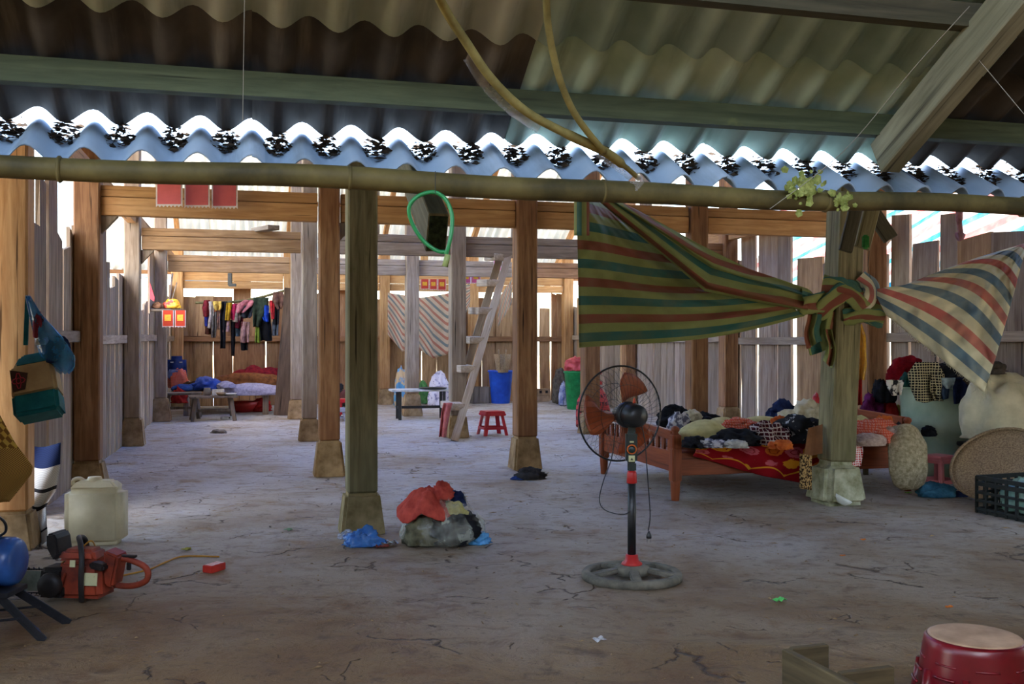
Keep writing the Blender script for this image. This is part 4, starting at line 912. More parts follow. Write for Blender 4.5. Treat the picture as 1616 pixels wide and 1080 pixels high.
# ------------------------------------------------------------------ centre floor: bag of clothes, blue bags, wrappers
p = G(690, 868); p.y += .18; p.z = fz(p.x, p.y)
t = thing('clear_bag', 'clear plastic bag stuffed with dark clothes on the floor by the mossy green post', 'bag', p)
def sackf(s_, t_):      # pleated film: round belly, gathered open mouth leaning to the right
    q = s_*2*math.pi; r, z = plin([(0, .02, .004), (.12, .19, .006), (.3, .235, .05), (.5, .22, .12), (.75, .15, .2), (1, .115, .25)], t_)
    pl_ = 1+(.03+.1*t_)*math.sin(q*9+t_*3)+.05*math.sin(q*4+1)+.06*noise.noise(Vector((math.cos(q)*2, math.sin(q)*2, t_*4)))
    return p+Vector((math.cos(q)*r*pl_+.03*t_, math.sin(q)*r*.78*pl_, z+.03*t_*t_*math.sin(q*3)+.012*math.sin(q*13)*t_))
MB().grid(sackf, 72, 26).build('bag_film', film('clear plastic film', C(206, 210, 196), .2, .1), t, smooth=True)
heap('black_garment', p+Vector((.06, 0, .004)), (.36, .28, .19), 8, BLKC, t, 'black clothes in the bag', wr=.16)
heap('grey_garment', p+Vector((-.1, -.06, .004)), (.2, .2, .17), 9, cloth('grey green cloth', C(120, 116, 90), C(70, 70, 56)), t, wr=.2)
heap('yellow_garment', p+Vector((.05, -.03, .1)), (.22, .12, .15), 12, cloth('pale yellow cloth', C(206, 200, 140), C(170, 160, 100)), t, wr=.2)
def drape(name, c, rx, ry, h, seed, mt, label, cat, n=6):
    def f(s_, t_):
        q = s_*2*math.pi; k = noise.noise(Vector((math.cos(q)*1.4+seed, math.sin(q)*1.4, seed))); R_ = t_*(1+.3*k)
        fold = math.sin(q*n+seed+2.2*t_)*.5+math.sin(q*(n-3)+seed*2)*.5
        z = h*(1-t_**1.7)+.030*t_*fold+.018*noise.noise(Vector((math.cos(q)*t_*4, math.sin(q)*t_*4, seed)))+.02*abs(noise.noise(Vector((math.cos(q)*t_*7+seed, math.sin(q)*t_*7, 2))))
        return c+Vector((math.cos(q)*R_*rx, math.sin(q)*R_*ry+.012*fold*t_, z))
    return MB().grid(f, 64, 20).build(name, mt, None, label, cat, smooth=True, solid=.006)
drape('red_jacket', p+Vector((-.07, -.04, .17)), .175, .15, .15, 3, cloth('brick red cloth', C(196, 84, 70), C(150, 56, 48)), 'brick red jacket lying on top of the clear bag', 'jacket')
heap('rolled_sleeve', p+Vector((.02, -.05, .26)), (.12, .1, .1), 18, MATS['brick red cloth'], bpy.data.objects['red_jacket'], wr=.2)
heap('navy_cloth', p+Vector((.08, .06, .2)), (.14, .12, .09), 16, NAVY, None, 'navy cloth scrap beside the red jacket on the clear bag', 'cloth')
BLF = film('blue plastic film', C(70, 130, 200), .62, .2, (.5, .7, 1, 1))
p = G(574, 862); heap('plastic_bag', p, (.2, .14, .10), 21, BLF, None, 'crumpled blue plastic bag at the foot of the mossy green post', 'bag', wr=.3, sub=4)
p = G(548, 850); heap('plastic_bag', p, (.1, .07, .05), 24, film('pale plastic', C(180, 190, 210), .4), None, 'pale scrap of plastic left of the blue bag', 'bag', wr=.3)
p = G(752, 862); p.y += .08; heap('plastic_bag', p, (.14, .12, .07), 22, film('light blue film', C(90, 170, 230), .6, .2, (.6, .85, 1, 1)), None, 'light blue plastic bag right of the clear bag of clothes', 'bag', wr=.3)
FOIL = mat('silver foil', C(220, 220, 224), C(150, 150, 156), .22, 20, .5, .9, .3, .004)
def flat(name, label, px, py, w, d, mt, cat='wrapper', seed=1, h=.012, rz=.4):
    q = G(px, py); R = Matrix.Rotation(rz, 3, 'Z')
    def f(s, t_):
        e = R @ Vector(((s-.5)*w*(1+.2*noise.noise(Vector((t_*3, seed, 0)))), (t_-.5)*d, 0)); e.z = h*(.5+.9*noise.noise(Vector((s*3.1+seed, t_*3.3, seed))))+.003; return q+e
    return MB().grid(f, 8, 8).build(name, mt, None, label, cat, smooth=False, solid=.002)
flat('foil_wrapper', 'silver and brown foil wrapper beside the clear bag', 613, 862, .1, .07, FOIL, seed=2, h=.03); flat('foil_wrapper', 'brown corner of a snack wrapper by the blue bag', 604, 866, .07, .035, mat('brown wrapper', C(120, 50, 36), None, .4), seed=9, h=.02)
flat('green_scrap', 'bright green plastic scrap on the right foreground floor', 1230, 953, .055, .03, mat('bright green plastic', C(110, 230, 120), None, .4), 'scrap', 3, .016)
flat('green_scrap', 'small green foil scrap on the floor left of the mossy post', 455, 837, .05, .025, mat('green foil', C(130, 170, 130), None, .3), 'scrap', 4)
flat('clear_scrap', 'clear crumpled plastic scrap on the foreground floor', 946, 1019, .045, .03, film('clear scrap film', C(220, 224, 230), .5), 'scrap', 5, .014)
flat('leaf', 'yellow green leaf on the floor behind the red pack', 294, 871, .05, .03, mat('yellow green leaf', C(170, 164, 70), None, .7), 'leaf', 6)
for i, (x, y, lb) in enumerate(((1362, 854, 'orange peel bit right of the fan, farther one'), (1330, 878, 'orange peel bit right of the fan, nearer one'), (1498, 964, 'orange bit in the floor crack above the red stool'))): flat('peel_bit', lb, x, y, .028, .018, mat('orange peel', C(226, 130, 50), None, .6), 'peel', 7+i, .01)
flat('green_leaf', 'tiny green leaf on the floor below the knitted blanket', 1433, 779, .04, .03, mat('fresh green', C(130, 210, 90), None, .5), 'leaf', 12)
p = G(345, 684); heap('old_shoe', p, (.2, .12, .05), 31, cloth('grey brown leather', C(140, 128, 116), C(90, 80, 72)), None, 'old grey slipper lying on the floor beyond the left posts', 'slipper', wr=.2)
p = G(836, 756); heap('crumpled_hat', p, (.27, .16, .09), 33, cloth('dark grey cloth', C(66, 64, 66), C(40, 40, 44)), None, 'dark grey cap lying at the foot of the brown post', 'hat', wr=.25)
p = G(822, 757); heap('blue_slipper', p+Vector((-.02, 0, 0)), (.13, .09, .03), 34, cloth('blue rubber', C(50, 70, 130), C(30, 44, 90)), None, 'small blue rubber slipper beside the dark cap', 'slipper', wr=.15)
# ------------------------------------------------------------------ left foreground
# jerrycan
p = G(142, 864); p.y += .09; p.z = fz(p.x, p.y)
t = thing('jerrycan', 'cream white plastic jerrycan on the floor by the left wall', 'jerrycan', p); HD = mat('milky cream plastic', C(226, 214, 178), C(204, 190, 152), .5, 5, .4, 0, .04)
Rj = Matrix.Rotation(.12, 3, 'Z'); W_, D_, H_ = .315, .19, .33
MB().box(p+Vector((0, 0, H_/2)), (W_, D_, H_), Rj).build('body', HD, t, bevel=.035, smooth=True, seg=4)
MB().box(p+Vector((0, 0, H_+.012)), (W_*.86, D_*.8, .045), Rj, (.7, .6)).build('shoulder', HD, t, bevel=.012)
MB().lathe([(.04, .33), (.04, .37), (.036, .382), (.02, .384)], p+Rj @ Vector((-.01, 0, 0)), 20).build('cap', HD, t, smooth=True)
MB().tube(smoothpath([p+Rj @ Vector(q) for q in ((-.13, 0, .335), (-.125, 0, .365), (-.09, 0, .372), (-.06, 0, .35))], 4), .012, 8).build('handle', HD, t, smooth=True)
# red pack
p = G(338, 902); t = thing('cigarette_pack', 'small red box with a white label on the floor', 'box', p); Rr = Matrix.Rotation(1.15, 3, 'Z')
MB().box(p+Vector((0, 0, .02)), (.105, .06, .036), Rr).build('carton', mat('red card', C(206, 56, 44), None, .5), t, bevel=.003)
for k, (o, w) in enumerate(((-.03, .024), (.002, .03), (.035, .024))): MB().box(p+Rr @ Vector((o, 0, .0385)), (w, .046, .0016), Rr).build('label_patch', mat('white pink print', C(236, 214, 204), C(214, 140, 130), .6, 60), t)
# chainsaw
so_ = Vector((-1.92, 4.46, 0)); so_.z = fz(so_.x, so_.y)
t = thing('chainsaw', 'worn orange red chainsaw lying with its bar pointing left', 'chainsaw', so_); SR = mat('worn orange red housing', C(176, 70, 40), C(84, 34, 24), .55, 6, .4, 0, .1); SD = mat('oily black plastic', C(44, 38, 36), C(26, 24, 24), .5, 10, .4); SBAR = mat('grimy steel bar', C(150, 160, 148), C(96, 104, 96), .45, 8, .5, .5, .1)
Rs = Matrix.Rotation(-.12, 3, 'Z')
def S(x, y, z): return so_+Rs @ Vector((x, y, z))
MB().box(S(.02, 0, .10), (.22, .18, .17), Rs, (.86, .8)).build('engine_housing', SR, t, bevel=.022, seg=3)
MB().box(S(.0, .0, .20), (.19, .13, .05), Rs, (.75, .75)).build('top_cover', SR, t, bevel=.014)
MB().poly([S(.12, -.05, .07), S(.16, -.05, .06), S(.19, -.05, .2), S(.12, -.05, .225)], Rs @ Vector((0, .1, 0))).build('rear_housing', SR, t, bevel=.01)
MB().box(S(-.10, -.03, .085), (.13, .15, .13), Rs, (.8, .8)).build('sprocket_cover', SD, t, bevel=.015)
MB().lathe([(.052, 0), (.056, .01), (.05, .03), (.02, .034)], S(-.09, -.1, .08), 20, Rs @ Matrix.Rotation(math.pi/2, 3, 'X')).build('starter_cover', SD, t, smooth=True)
MB().tube(smoothpath([S(.05, -.10, .01), S(.055, -.115, .1), S(.05, -.10, .2), S(.02, -.06, .258), S(-.02, 0, .27), S(-.03, .07, .24), S(-.03, .1, .12)], 6), .012, 10).build('front_handle', SD, t, smooth=True)
MB().tube(smoothpath([S(.16, 0, .185), S(.22, 0, .175), S(.285, 0, .15), S(.305, 0, .12), S(.295, 0, .085), S(.24, 0, .062), S(.17, 0, .06), S(.13, 0, .075)], 6), [.016]*4+[.014]*39, 10).build('rear_handle', SR, t, smooth=True)
MB().box(S(.215, 0, .147), (.02, .012, .035), Rs).build('trigger', SD, t, bevel=.003); MB().box(S(.215, 0, .192), (.07, .022, .012), Rs).build('throttle_lock', SD, t, bevel=.003)
MB().poly([S(-.115, -.05, .17), S(-.09, -.05, .2), S(-.1, -.05, .27), S(-.115, -.05, .295), S(-.15, -.05, .29), S(-.15, -.05, .23)], Rs @ Vector((0, .12, 0))).build('hand_guard', SD, t, bevel=.008)
bar = [S(-.12, -.02, .12), S(-.46, -.02, .115)]+[S(-.46-.045*math.sin(k*.524), -.02, .07+.045*math.cos(k*.524)) for k in range(1, 6)]+[S(-.46, -.02, .025), S(-.12, -.02, .03)]
br = MB().poly(bar, Rs @ Vector((0, .006, 0))).build('guide_bar', SBAR, t)
ch = MB(); path = [S(-.1+-.37*k/30, -.017, .124-.004*k/30) for k in range(31)]+[S(-.1-.37*(30-k)/30, -.017, .021+.004*k/30) for k in range(31)]
for i, q in enumerate(path):
    sg = 1 if i < 31 else -1
    ch.box(q+Vector((0, 0, sg*.003)), (.0105, .008, .006), Rs)
    if i % 2 == 0: ch.poly([q+Rs @ Vector((-.004, -.004, sg*.005)), q+Rs @ Vector((.004, -.004, sg*.005)), q+Rs @ Vector((-.004, -.004, sg*.013))], Rs @ Vector((0, .006, 0)))
ch.build('saw_chain', SD, t, kind='stuff')
fc = bpy.data.curves.new('bar_lettering', 'FONT'); fc.body = 'ara'; fc.size = .075; fc.extrude = .0006
fo = bpy.data.objects.new('tmp_letters', fc); COL.objects.link(fo); dg = bpy.context.evaluated_depsgraph_get(); me = bpy.data.meshes.new_from_object(fo.evaluated_get(dg)); bpy.data.objects.remove(fo)
me.materials.append(BLK); fo = bpy.data.objects.new('bar_lettering', me); COL.objects.link(fo); fo.parent = br; Ml = (Rs @ Matrix.Rotation(math.pi/2, 3, 'X')).to_4x4(); Ml.translation = S(-.40, -.0215, .048)-wl(br); fo.matrix_local = Ml
for x, z, w, h in ((.085, .105, .06, .055), (-.005, .17, .026, .03)): MB().box(S(x, -.088 if w > .05 else -.079, z), (w, .003, h), Rs @ Matrix.Rotation(-.12, 3, 'X')).build('maker_plate', mat('cream plate with print', C(214, 210, 160), C(120, 116, 84), .6, 45, .3, 0, 0, .01, (1, 1, 2.5), .28, .4), t)
MB().box(S(-.04, -.098, .1), (.012, .012, .07), Rs @ Matrix.Rotation(.35, 3, 'Y')).build('choke_lever', SR, t, bevel=.003)
MB().box(S(.11, -.06, .16), (.07, .06, .03), Rs @ Matrix.Rotation(.2, 3, 'Y')).build('filter_cover', SD, t, bevel=.008)
OC = mat('orange cord sheath', C(206, 150, 50), C(170, 116, 40), .5)
cpt = [G(40, 930)+Vector((0, 0, .02)), P(60, 905, 4.8), P(95, 890, 4.62), P(125, 868, 4.48), P(143, 854, 4.45), P(150, 862, 4.5)]
MB().tube(smoothpath(cpt), .0035, 7).build('orange_rope', OC, label='orange rope looped over the chainsaw handle', cat='rope', smooth=True)
cpt = [G(x, y)+Vector((0, 0, .006)) for x, y in ((190, 912), (235, 902), (262, 890), (290, 881), (346, 880))]
MB().tube(smoothpath(cpt), .0045, 7).build('orange_rope', OC, label='orange rope lying on the floor between chainsaw and red box', cat='rope', smooth=True)
# electric motor on an angle iron stand
mo = Vector((-2.03, 3.86, 0)); mo.z = fz(mo.x, mo.y); t = thing('electric_motor', 'blue electric motor on a black angle iron stand at the left edge', 'motor', mo); MBL = mat('glossy blue paint', C(48, 96, 168), C(30, 66, 124), .3, 7, .5, 0, .05)
Rm = Matrix.Rotation(math.pi/2, 3, 'Y'); mcn = Vector((-2.1, 3.98, .275))
MB().lathe([(.02, -.2), (.085, -.19), (.088, .06), (.08, .062)], mcn, 28, Rm).build('casing', MBL, t, smooth=True)
MB().lathe([(.0, .135), (.03, .135), (.075, .132), (.09, .122), (.097, .105), (.098, .04), (.09, .038)], mcn, 32, Rm, cap=False).build('fan_cowl', MBL, t, smooth=True)
for k in range(16):
    q = k*math.pi/8; d = Vector((0, math.cos(q), math.sin(q))); MB().bar(mcn+d*.093+Vector((-.19, 0, 0)), mcn+d*.093+Vector((.04, 0, 0)), .006, .02, d).build('cooling_fin', MBL, t)
MB().box(mcn+Vector((-.06, 0, -.1)), (.24, .16, .024)).build('foot_plate', MBL, t, bevel=.004)
MB().box(mcn+Vector((-.05, -.02, .11)), (.1, .08, .05)).build('terminal_box', MBL, t, bevel=.008)
IRON = mat('black angle iron', C(46, 48, 54), C(30, 32, 36), .5, 10, .4, .4, .1); zt = .165
for s, y0 in ((1, 0), (-1, .22)):
    f0 = Vector((-1.80, 3.83+y0, .0)); f0.z = fz(f0.x, f0.y); tp_ = Vector((-2.02, 3.9+y0*.5, zt)); dd = Vector((0, 1, 0))
    MB().bar(tp_, f0, .034, .005, (0, 1, 0)).bar(tp_+Vector((-.012, .014, 0)), f0+Vector((-.012, .014, 0)), .005, .032, (0, 1, 0)).build('stand_leg', IRON, t)
    f1 = Vector((-2.35, 3.83+y0, fz(-2.35, 3.83+y0))); tp2 = Vector((-2.12, 3.9+y0*.5, zt)); MB().bar(tp2, f1, .034, .005, (0, 1, 0)).build('stand_leg', IRON, t)
    MB().tube([tp_.lerp(f0, .52), tp2.lerp(f1, .75)], .005, 6).build('brace_rod', IRON, t)
MB().box((-2.09, 3.95, zt), (.26, .16, .02)).build('stand_top', IRON, t, bevel=.002)
MB().tube(smoothpath([mcn+Vector(q) for q in ((-.04, -.03, .13), (.02, -.05, .2), (.08, -.03, .17), (.075, 0, .12), (.03, 0, .1), (-.08, 0, .12))], 6), .0055, 7).build('power_cable', BLK, t, smooth=True)
# things hanging on the left post
TEAL = cloth('teal nylon', C(38, 116, 118), C(24, 84, 88), .6, 6, .1); JUG = mat('cream jug cloth', C(196, 168, 120), C(170, 140, 96), .8, 7)
Yj = 5.32; t = thing('insulated_bag', 'teal and cream insulated jug bag hanging on the left post', 'bag', P(60, 655, Yj))
ct = P(58, 606, Yj); Rg = Matrix.Rotation(-.42, 3, 'Y') @ Matrix.Rotation(.0, 3, 'X'); Rg = Matrix.Rotation(-.3, 3, 'Y') @ Matrix.Rotation(-.38, 3, 'X') @ Matrix.Rotation(.25, 3, 'Z')
def J(x, y, z): return ct+Rg @ Vector((x, y, z))
MB().box(J(0, 0, .01), (.232, .155, .2), Rg, (.9, .9)).build('cream_body', JUG, t, bevel=.02, seg=3)
MB().box(J(0, 0, -.13), (.228, .152, .13), Rg).build('teal_base', TEAL, t, bevel=.018, seg=3)
MB().box(J(0, 0, .125), (.205, .136, .09), Rg, (.6, .6)).build('teal_top', TEAL, t, bevel=.018, seg=3)
pt_ = MB().poly([J(-.106, -.077, .07), J(-.02, -.077, .035), J(-.04, -.077, -.055), J(-.1, -.077, -.06)], Rg @ Vector((0, -.004, 0))).build('patch', mat('dark brown patch', C(74, 50, 40), None, .8), t)
MB().tube([J(-.067+.024*math.cos(q*.35)*(1+.35*math.cos(q*1.4)), -.083, -.002+.034*math.sin(q*.35)*(1+.35*math.cos(q*1.4))) for q in range(18)], .0028, 5, closed=True).build('red_scroll', mat('red stitching', C(190, 50, 70), None, .7), pt_)
MB().tube([J(-.067+.011*math.cos(q*.52), -.083, -.002+.016*math.sin(q*.52)) for q in range(12)], .0025, 5, closed=True).build('red_scroll', MATS['red stitching'], pt_)
def strap(s, t_): return P(lerp(40, 47, s)-lerp(0, 3, t_), lerp(468, 545, t_), 5.37-.05*t_)
MB().grid(strap, 3, 8).build('strap', TEAL, t, solid=.006)
Yb = 5.36; t = thing('blue_bag', 'translucent blue plastic bag of odds and ends hanging on the left post', 'bag', P(80, 585, Yb)); BF = film('translucent blue film', C(70, 150, 200), .5, .25, (.6, .8, 1, 1))
def bagf(s, t_):
    q = s*2*math.pi; a, b_ = plin([(0, 40, 47), (.25, 46, 66), (.55, 54, 100), (.8, 64, 119), (.94, 84, 118), (1, 95, 110)], t_); w = (b_-a)/2
    return P((a+b_)/2+w*math.cos(q), lerp(468, 588, t_)+3*math.sin(q*3), Yb-.03+w/F*Yb*.6*math.sin(q)+.008*math.sin(q*5+t_*6))
MB().grid(bagf, 28, 24).build('bag_film', BF, t, smooth=True)
for nm, x, y, w, h, mt in (('dark_item', 92, 575, .13, .16, NAVY), ('red_item', 62, 535, .06, .14, cloth('dull red item', C(150, 60, 70), C(110, 40, 50))), ('white_item', 64, 545, .04, .04, WHC)):
    c_ = P(x, y, Yb-.03); heap(nm, c_, (w, .08, h), x, mt, t, wr=.1, sub=2)
def yc(s, t_):
    x = lerp(-45, plin([(0, -6), (.35, 22), (.62, 52), (.7, 50), (1, 14)], t_)[0], s); y = lerp(646, 792, t_)+10*(1-s)*(t_-.5)
    return P(x, y, 5.1+.03*math.sin(s*6+t_*3))
YM, tt_, bb_ = base('yellow woven cloth', .9, .1); uvn = tt_.nodes.new('ShaderNodeUVMap'); mp_ = tt_.nodes.new('ShaderNodeMapping'); mp_.inputs['Scale'].default_value = (9, 16, 1); mp_.inputs['Rotation'].default_value = (0, 0, .5); tt_.links.new(uvn.outputs[0], mp_.inputs[0])
ck = nd(tt_, 'ShaderNodeTexChecker', Scale=1.0); ck.inputs[1].default_value = C(206, 164, 74); ck.inputs[2].default_value = C(128, 88, 40); tt_.links.new(mp_.outputs[0], ck.inputs[0])
wv = nd(tt_, 'ShaderNodeTexWave', Scale=1.4, bands_direction='Y'); tt_.links.new(mp_.outputs[0], wv.inputs[0]); spx = tt_.nodes.new('ShaderNodeSeparateXYZ'); tt_.links.new(uvn.outputs[0], spx.inputs[0])
sel = ramp(tt_, spx.outputs[1], [(.42, (0, 0, 0, 1)), (.43, (1, 1, 1, 1))]); lc = ramp(tt_, wv.outputs['Fac'], [(.4, C(196, 152, 76)), (.6, C(122, 84, 44))]); tt_.links.new(mixc(tt_, sel, ck.outputs[0], lc), bb_.inputs['Base Color'])
MB().grid(yc, 16, 24).build('woven_cloth', YM, label='yellow patterned woven cloth hanging at the left edge', cat='cloth', smooth=True, solid=.006)
def news(s, t_):
    a, b_ = plin([(0, 44, 96), (.25, 48, 95), (.5, 50, 88), (.65, 46, 72), (.85, 52, 74), (1, 56, 76)], t_); return P(lerp(a, b_, s), lerp(702, 856, t_)+4*math.sin(s*4), 5.95-.28*t_+.03*math.sin(s*5+t_*7))
NP, tt_, bb_ = base('newsprint', .9, .1); uvn = tt_.nodes.new('ShaderNodeUVMap'); sx_ = tt_.nodes.new('ShaderNodeSeparateXYZ'); tt_.links.new(uvn.outputs[0], sx_.inputs[0])
mpn = tt_.nodes.new('ShaderNodeMapping'); mpn.inputs['Scale'].default_value = (30, 5, 1); tt_.links.new(uvn.outputs[0], mpn.inputs[0]); wl_ = nd(tt_, 'ShaderNodeTexWave', Scale=7.0, Distortion=0.0, bands_direction='Y'); tt_.links.new(mpn.outputs[0], wl_.inputs[0])
wn = noi(tt_, mpn.outputs[0], 1.6, 2); txt = mixc(tt_, ramp(tt_, wl_.outputs['Fac'], [(.5, (0, 0, 0, 1)), (.6, (1, 1, 1, 1))]), C(206, 200, 190), C(120, 118, 118))
blkc_ = ramp(tt_, sx_.outputs[1], [(0, C(44, 60, 110)), (.2, C(44, 60, 110)), (.22, (1, 1, 1, 1)), (.42, (1, 1, 1, 1)), (.43, C(60, 60, 66)), (.46, C(60, 60, 66)), (.47, (1, 1, 1, 1)), (.6, (1, 1, 1, 1)), (.61, C(50, 50, 56)), (.65, C(50, 50, 56)), (.66, (1, 1, 1, 1)), (.85, (1, 1, 1, 1)), (.86, C(50, 50, 56)), (.875, C(50, 50, 56)), (.88, (1, 1, 1, 1))], 'CONSTANT')
tt_.links.new(mixc(tt_, 1.0, txt, blkc_, 'MULTIPLY'), bb_.inputs['Base Color'])
MB().grid(news, 12, 24).build('newspaper', NP, label='crumpled newspaper sheet leaning by the left post', cat='newspaper', smooth=True, solid=.002)
# ------------------------------------------------------------------ red paper flags, hung from beams
def flag(label, x0, x1, y0, y1, Y, c1, c2=None, group='red paper flags', rim=C(236, 226, 220), teeth=7, cut=.12):
    t = thing('paper_flag', label, 'flag', P((x0+x1)/2, y1, Y), group)
    a, b_ = P(x0, y0, Y), P(x1, y1, Y); w, h = b_.x-a.x, a.z-b_.z; pts = [a, Vector((b_.x, Y, a.z))]
    for i in range(teeth*2+1):
        k = i/(teeth*2); pts.append(Vector((b_.x-w*k, Y, b_.z+(h*.05 if i % 2 else 0))))
    MB().poly(pts, (0, .002, 0)).build('backing', mat('paper rim %d%d' % (rim[0]*99, rim[2]*99), rim, None, .8), t)
    m = w*cut*.5; MB().poly([Vector((a.x+m, Y-.002, a.z)), Vector((b_.x-m, Y-.002, a.z)), Vector((b_.x-m, Y-.002, b_.z+h*.08)), Vector((a.x+m, Y-.002, b_.z+h*.08))], (0, -.002, 0)).build('red_panel', mat('flag red %d %d' % (c1[0]*99, c1[2]*99), c1, None, .85, 3), t)
    if c2:
        m = w*.22; MB().poly([Vector((a.x+m, Y-.006, a.z-h*.25)), Vector((b_.x-m, Y-.006, a.z-h*.25)), Vector((b_.x-m, Y-.006, a.z-h*.62)), Vector((a.x+m, Y-.006, a.z-h*.62))], (0, -.002, 0)).build('gold_panel', mat('gold paper', C(240, 190, 60), C(220, 150, 40), .6, 30), t)
    return t
RF = C(222, 110, 112)
for i, (a, b_) in enumerate(((246, 288), (291, 331), (334, 375))): flag(('left', 'middle', 'right')[i]+' one of the three large red paper flags on the nearest beam', a, b_, 270, 327+i*1.5, 7.98+.12*i, RF)
for i, (a, b_) in enumerate(((256, 274), (276, 293))): flag(('left', 'right')[i]+' red and gold paper hung below the small shelf', a, b_, 490, 517, 14.0, C(206, 70, 44), 1, 'papers below the shelf', C(240, 224, 220), 3)
for i, (a, b_) in enumerate(((664, 677), (678, 690), (691, 704))): flag(('left', 'middle', 'right')[i]+' one of the three small red and gold papers far back', a, b_, 441, 457+i, 16.3, C(220, 80, 62), 1, 'small red and gold papers far back', C(240, 214, 204), 3)
for i, (a, b_) in enumerate(((728, 743), (744, 758))): flag(('left', 'right')[i]+' pink and gold paper hung left of the ladder', a, b_, 429, 448, 16.2, C(232, 110, 140), 1, 'pink papers by the ladder', C(246, 230, 240), 3)
flag('single pink paper hung just left of the ladder top', 779, 791, 411, 428, 15.7, C(236, 130, 170), None, None, C(246, 220, 236), 2)

# ------------------------------------------------------------------ laundry on a pole
Yl = 16.9
MB().tube(smoothpath([P(309, 478, Yl), P(350, 478, Yl), P(400, 472, Yl), P(449, 459, Yl)]), .022, 10).build('laundry_pole', BAM, label='thin pole carrying the row of laundry', cat='pole', smooth=True)
def garment(label, rows, mt, dY=0.0, name='hanging_garment'):
    hang(name, label, rows, Yl-.05-dY, mt, 'clothing', 'laundry on the pole', .03, .02)
c_ = lambda n, r, g, b_: cloth('laundry '+n, C(r, g, b_), C(r*.6, g*.6, b_*.6))
for lb, rows, mt, dy in (
    ('dark red T-shirt at the left end of the laundry pole', [(474, 322, 331), (486, 319, 331), (500, 321, 330)], c_('dark red', 130, 40, 48), .02),
    ('blue shorts under the dark red laundry shirt', [(492, 322, 330), (515, 323, 329)], c_('blue', 50, 60, 150), 0),
    ('brown trousers hanging low at the left of the laundry', [(505, 325, 333), (528, 324, 334)], c_('brown', 84, 44, 34), -.02),
    ('white and red shirt, second on the laundry pole', [(476, 330, 338), (498, 331, 337), (518, 327, 336)], c_('white', 214, 200, 190), .03),
    ('orange red shirt beside the white laundry shirt', [(477, 335, 344), (492, 338, 348), (508, 340, 347)], c_('orange red', 196, 70, 50), .0),
    ('grey trouser leg hanging in the laundry', [(492, 334, 342), (533, 334, 340)], c_('grey', 110, 104, 100), .05),
    ('yellow shirt gathered on the laundry pole', [(476, 336, 350), (486, 338, 349), (490, 340, 346)], c_('yellow', 226, 186, 90), .07),
    ('long black trousers in the left half of the laundry', [(476, 350, 358), (500, 347, 356), (550, 348, 355)], c_('black one', 34, 34, 42), .05),
    ('pink beige shirt edge in the laundry', [(486, 344, 348), (520, 342, 347)], c_('beige', 180, 140, 126), .02),
    ('mustard yellow shirt in the laundry', [(478, 358, 366), (506, 356, 362)], c_('mustard', 206, 160, 40), .07),
    ('pale pink blouse hem in the laundry', [(500, 357, 362), (524, 352, 362)], c_('pale pink', 200, 160, 160), .04),
    ('magenta shirt in the laundry', [(480, 364, 375), (500, 364, 374), (505, 366, 372)], c_('magenta', 180, 40, 80), .05),
    ('black leggings reaching lowest in the laundry', [(505, 364, 372), (562, 366, 370)], c_('black two', 26, 26, 32), .02),
    ('pink towel over the middle of the laundry pole', [(474, 386, 402), (482, 374, 398), (494, 374, 384)], c_('pink', 206, 124, 130), .09),
    ('beige patterned shirt in the middle of the laundry', [(488, 370, 382), (508, 366, 378)], c_('patterned beige', 170, 150, 136), .07),
    ('charcoal shirt in the middle of the laundry', [(476, 386, 400), (498, 380, 398), (502, 384, 394)], c_('charcoal', 56, 58, 66), .06),
    ('maroon cloth under the charcoal laundry shirt', [(496, 376, 384), (518, 370, 382)], c_('maroon', 104, 24, 40), .03),
    ('slate blue shorts low in the laundry', [(515, 370, 379), (531, 371, 378)], c_('slate', 70, 84, 96), .01),
    ('pink fringed scarf low in the laundry', [(508, 381, 394), (541, 380, 392)], c_('dusty pink', 190, 146, 140), .05),
    ('black cloth strip under the pink scarf', [(535, 380, 390), (553, 381, 390)], c_('black three', 30, 28, 30), .0),
    ('dark green jacket over the right of the pole', [(470, 400, 424), (484, 398, 422), (516, 400, 408)], c_('dark green', 60, 70, 54), .08),
    ('lime green trouser leg hanging in the laundry', [(512, 404, 410), (541, 403, 410)], c_('lime', 140, 160, 60), .03),
    ('bright blue shirt in the right of the laundry', [(482, 412, 424), (500, 414, 424), (508, 418, 424)], c_('bright blue', 40, 80, 190), .1),
    ('wide black trousers in the right of the laundry', [(494, 410, 426), (515, 410, 428), (538, 412, 429)], c_('black four', 24, 24, 28), .06),
    ('red sleeve near the right end of the laundry', [(474, 426, 433), (504, 429, 432)], c_('red', 206, 50, 56), .09),
    ('black shirt with white print near the right end of the laundry', [(484, 430, 441), (512, 432, 439)], c_('black five', 40, 40, 46), .07),
    ('grey shirt low at the right end of the laundry', [(508, 430, 439), (530, 430, 438)], c_('mid grey', 100, 106, 116), .03),
    ('brown hat and cloth at the right end of the laundry pole', [(461, 432, 447), (474, 430, 448), (488, 438, 444)], c_('hat brown', 120, 84, 70), .1)):
    garment(lb, rows, mt, dy)

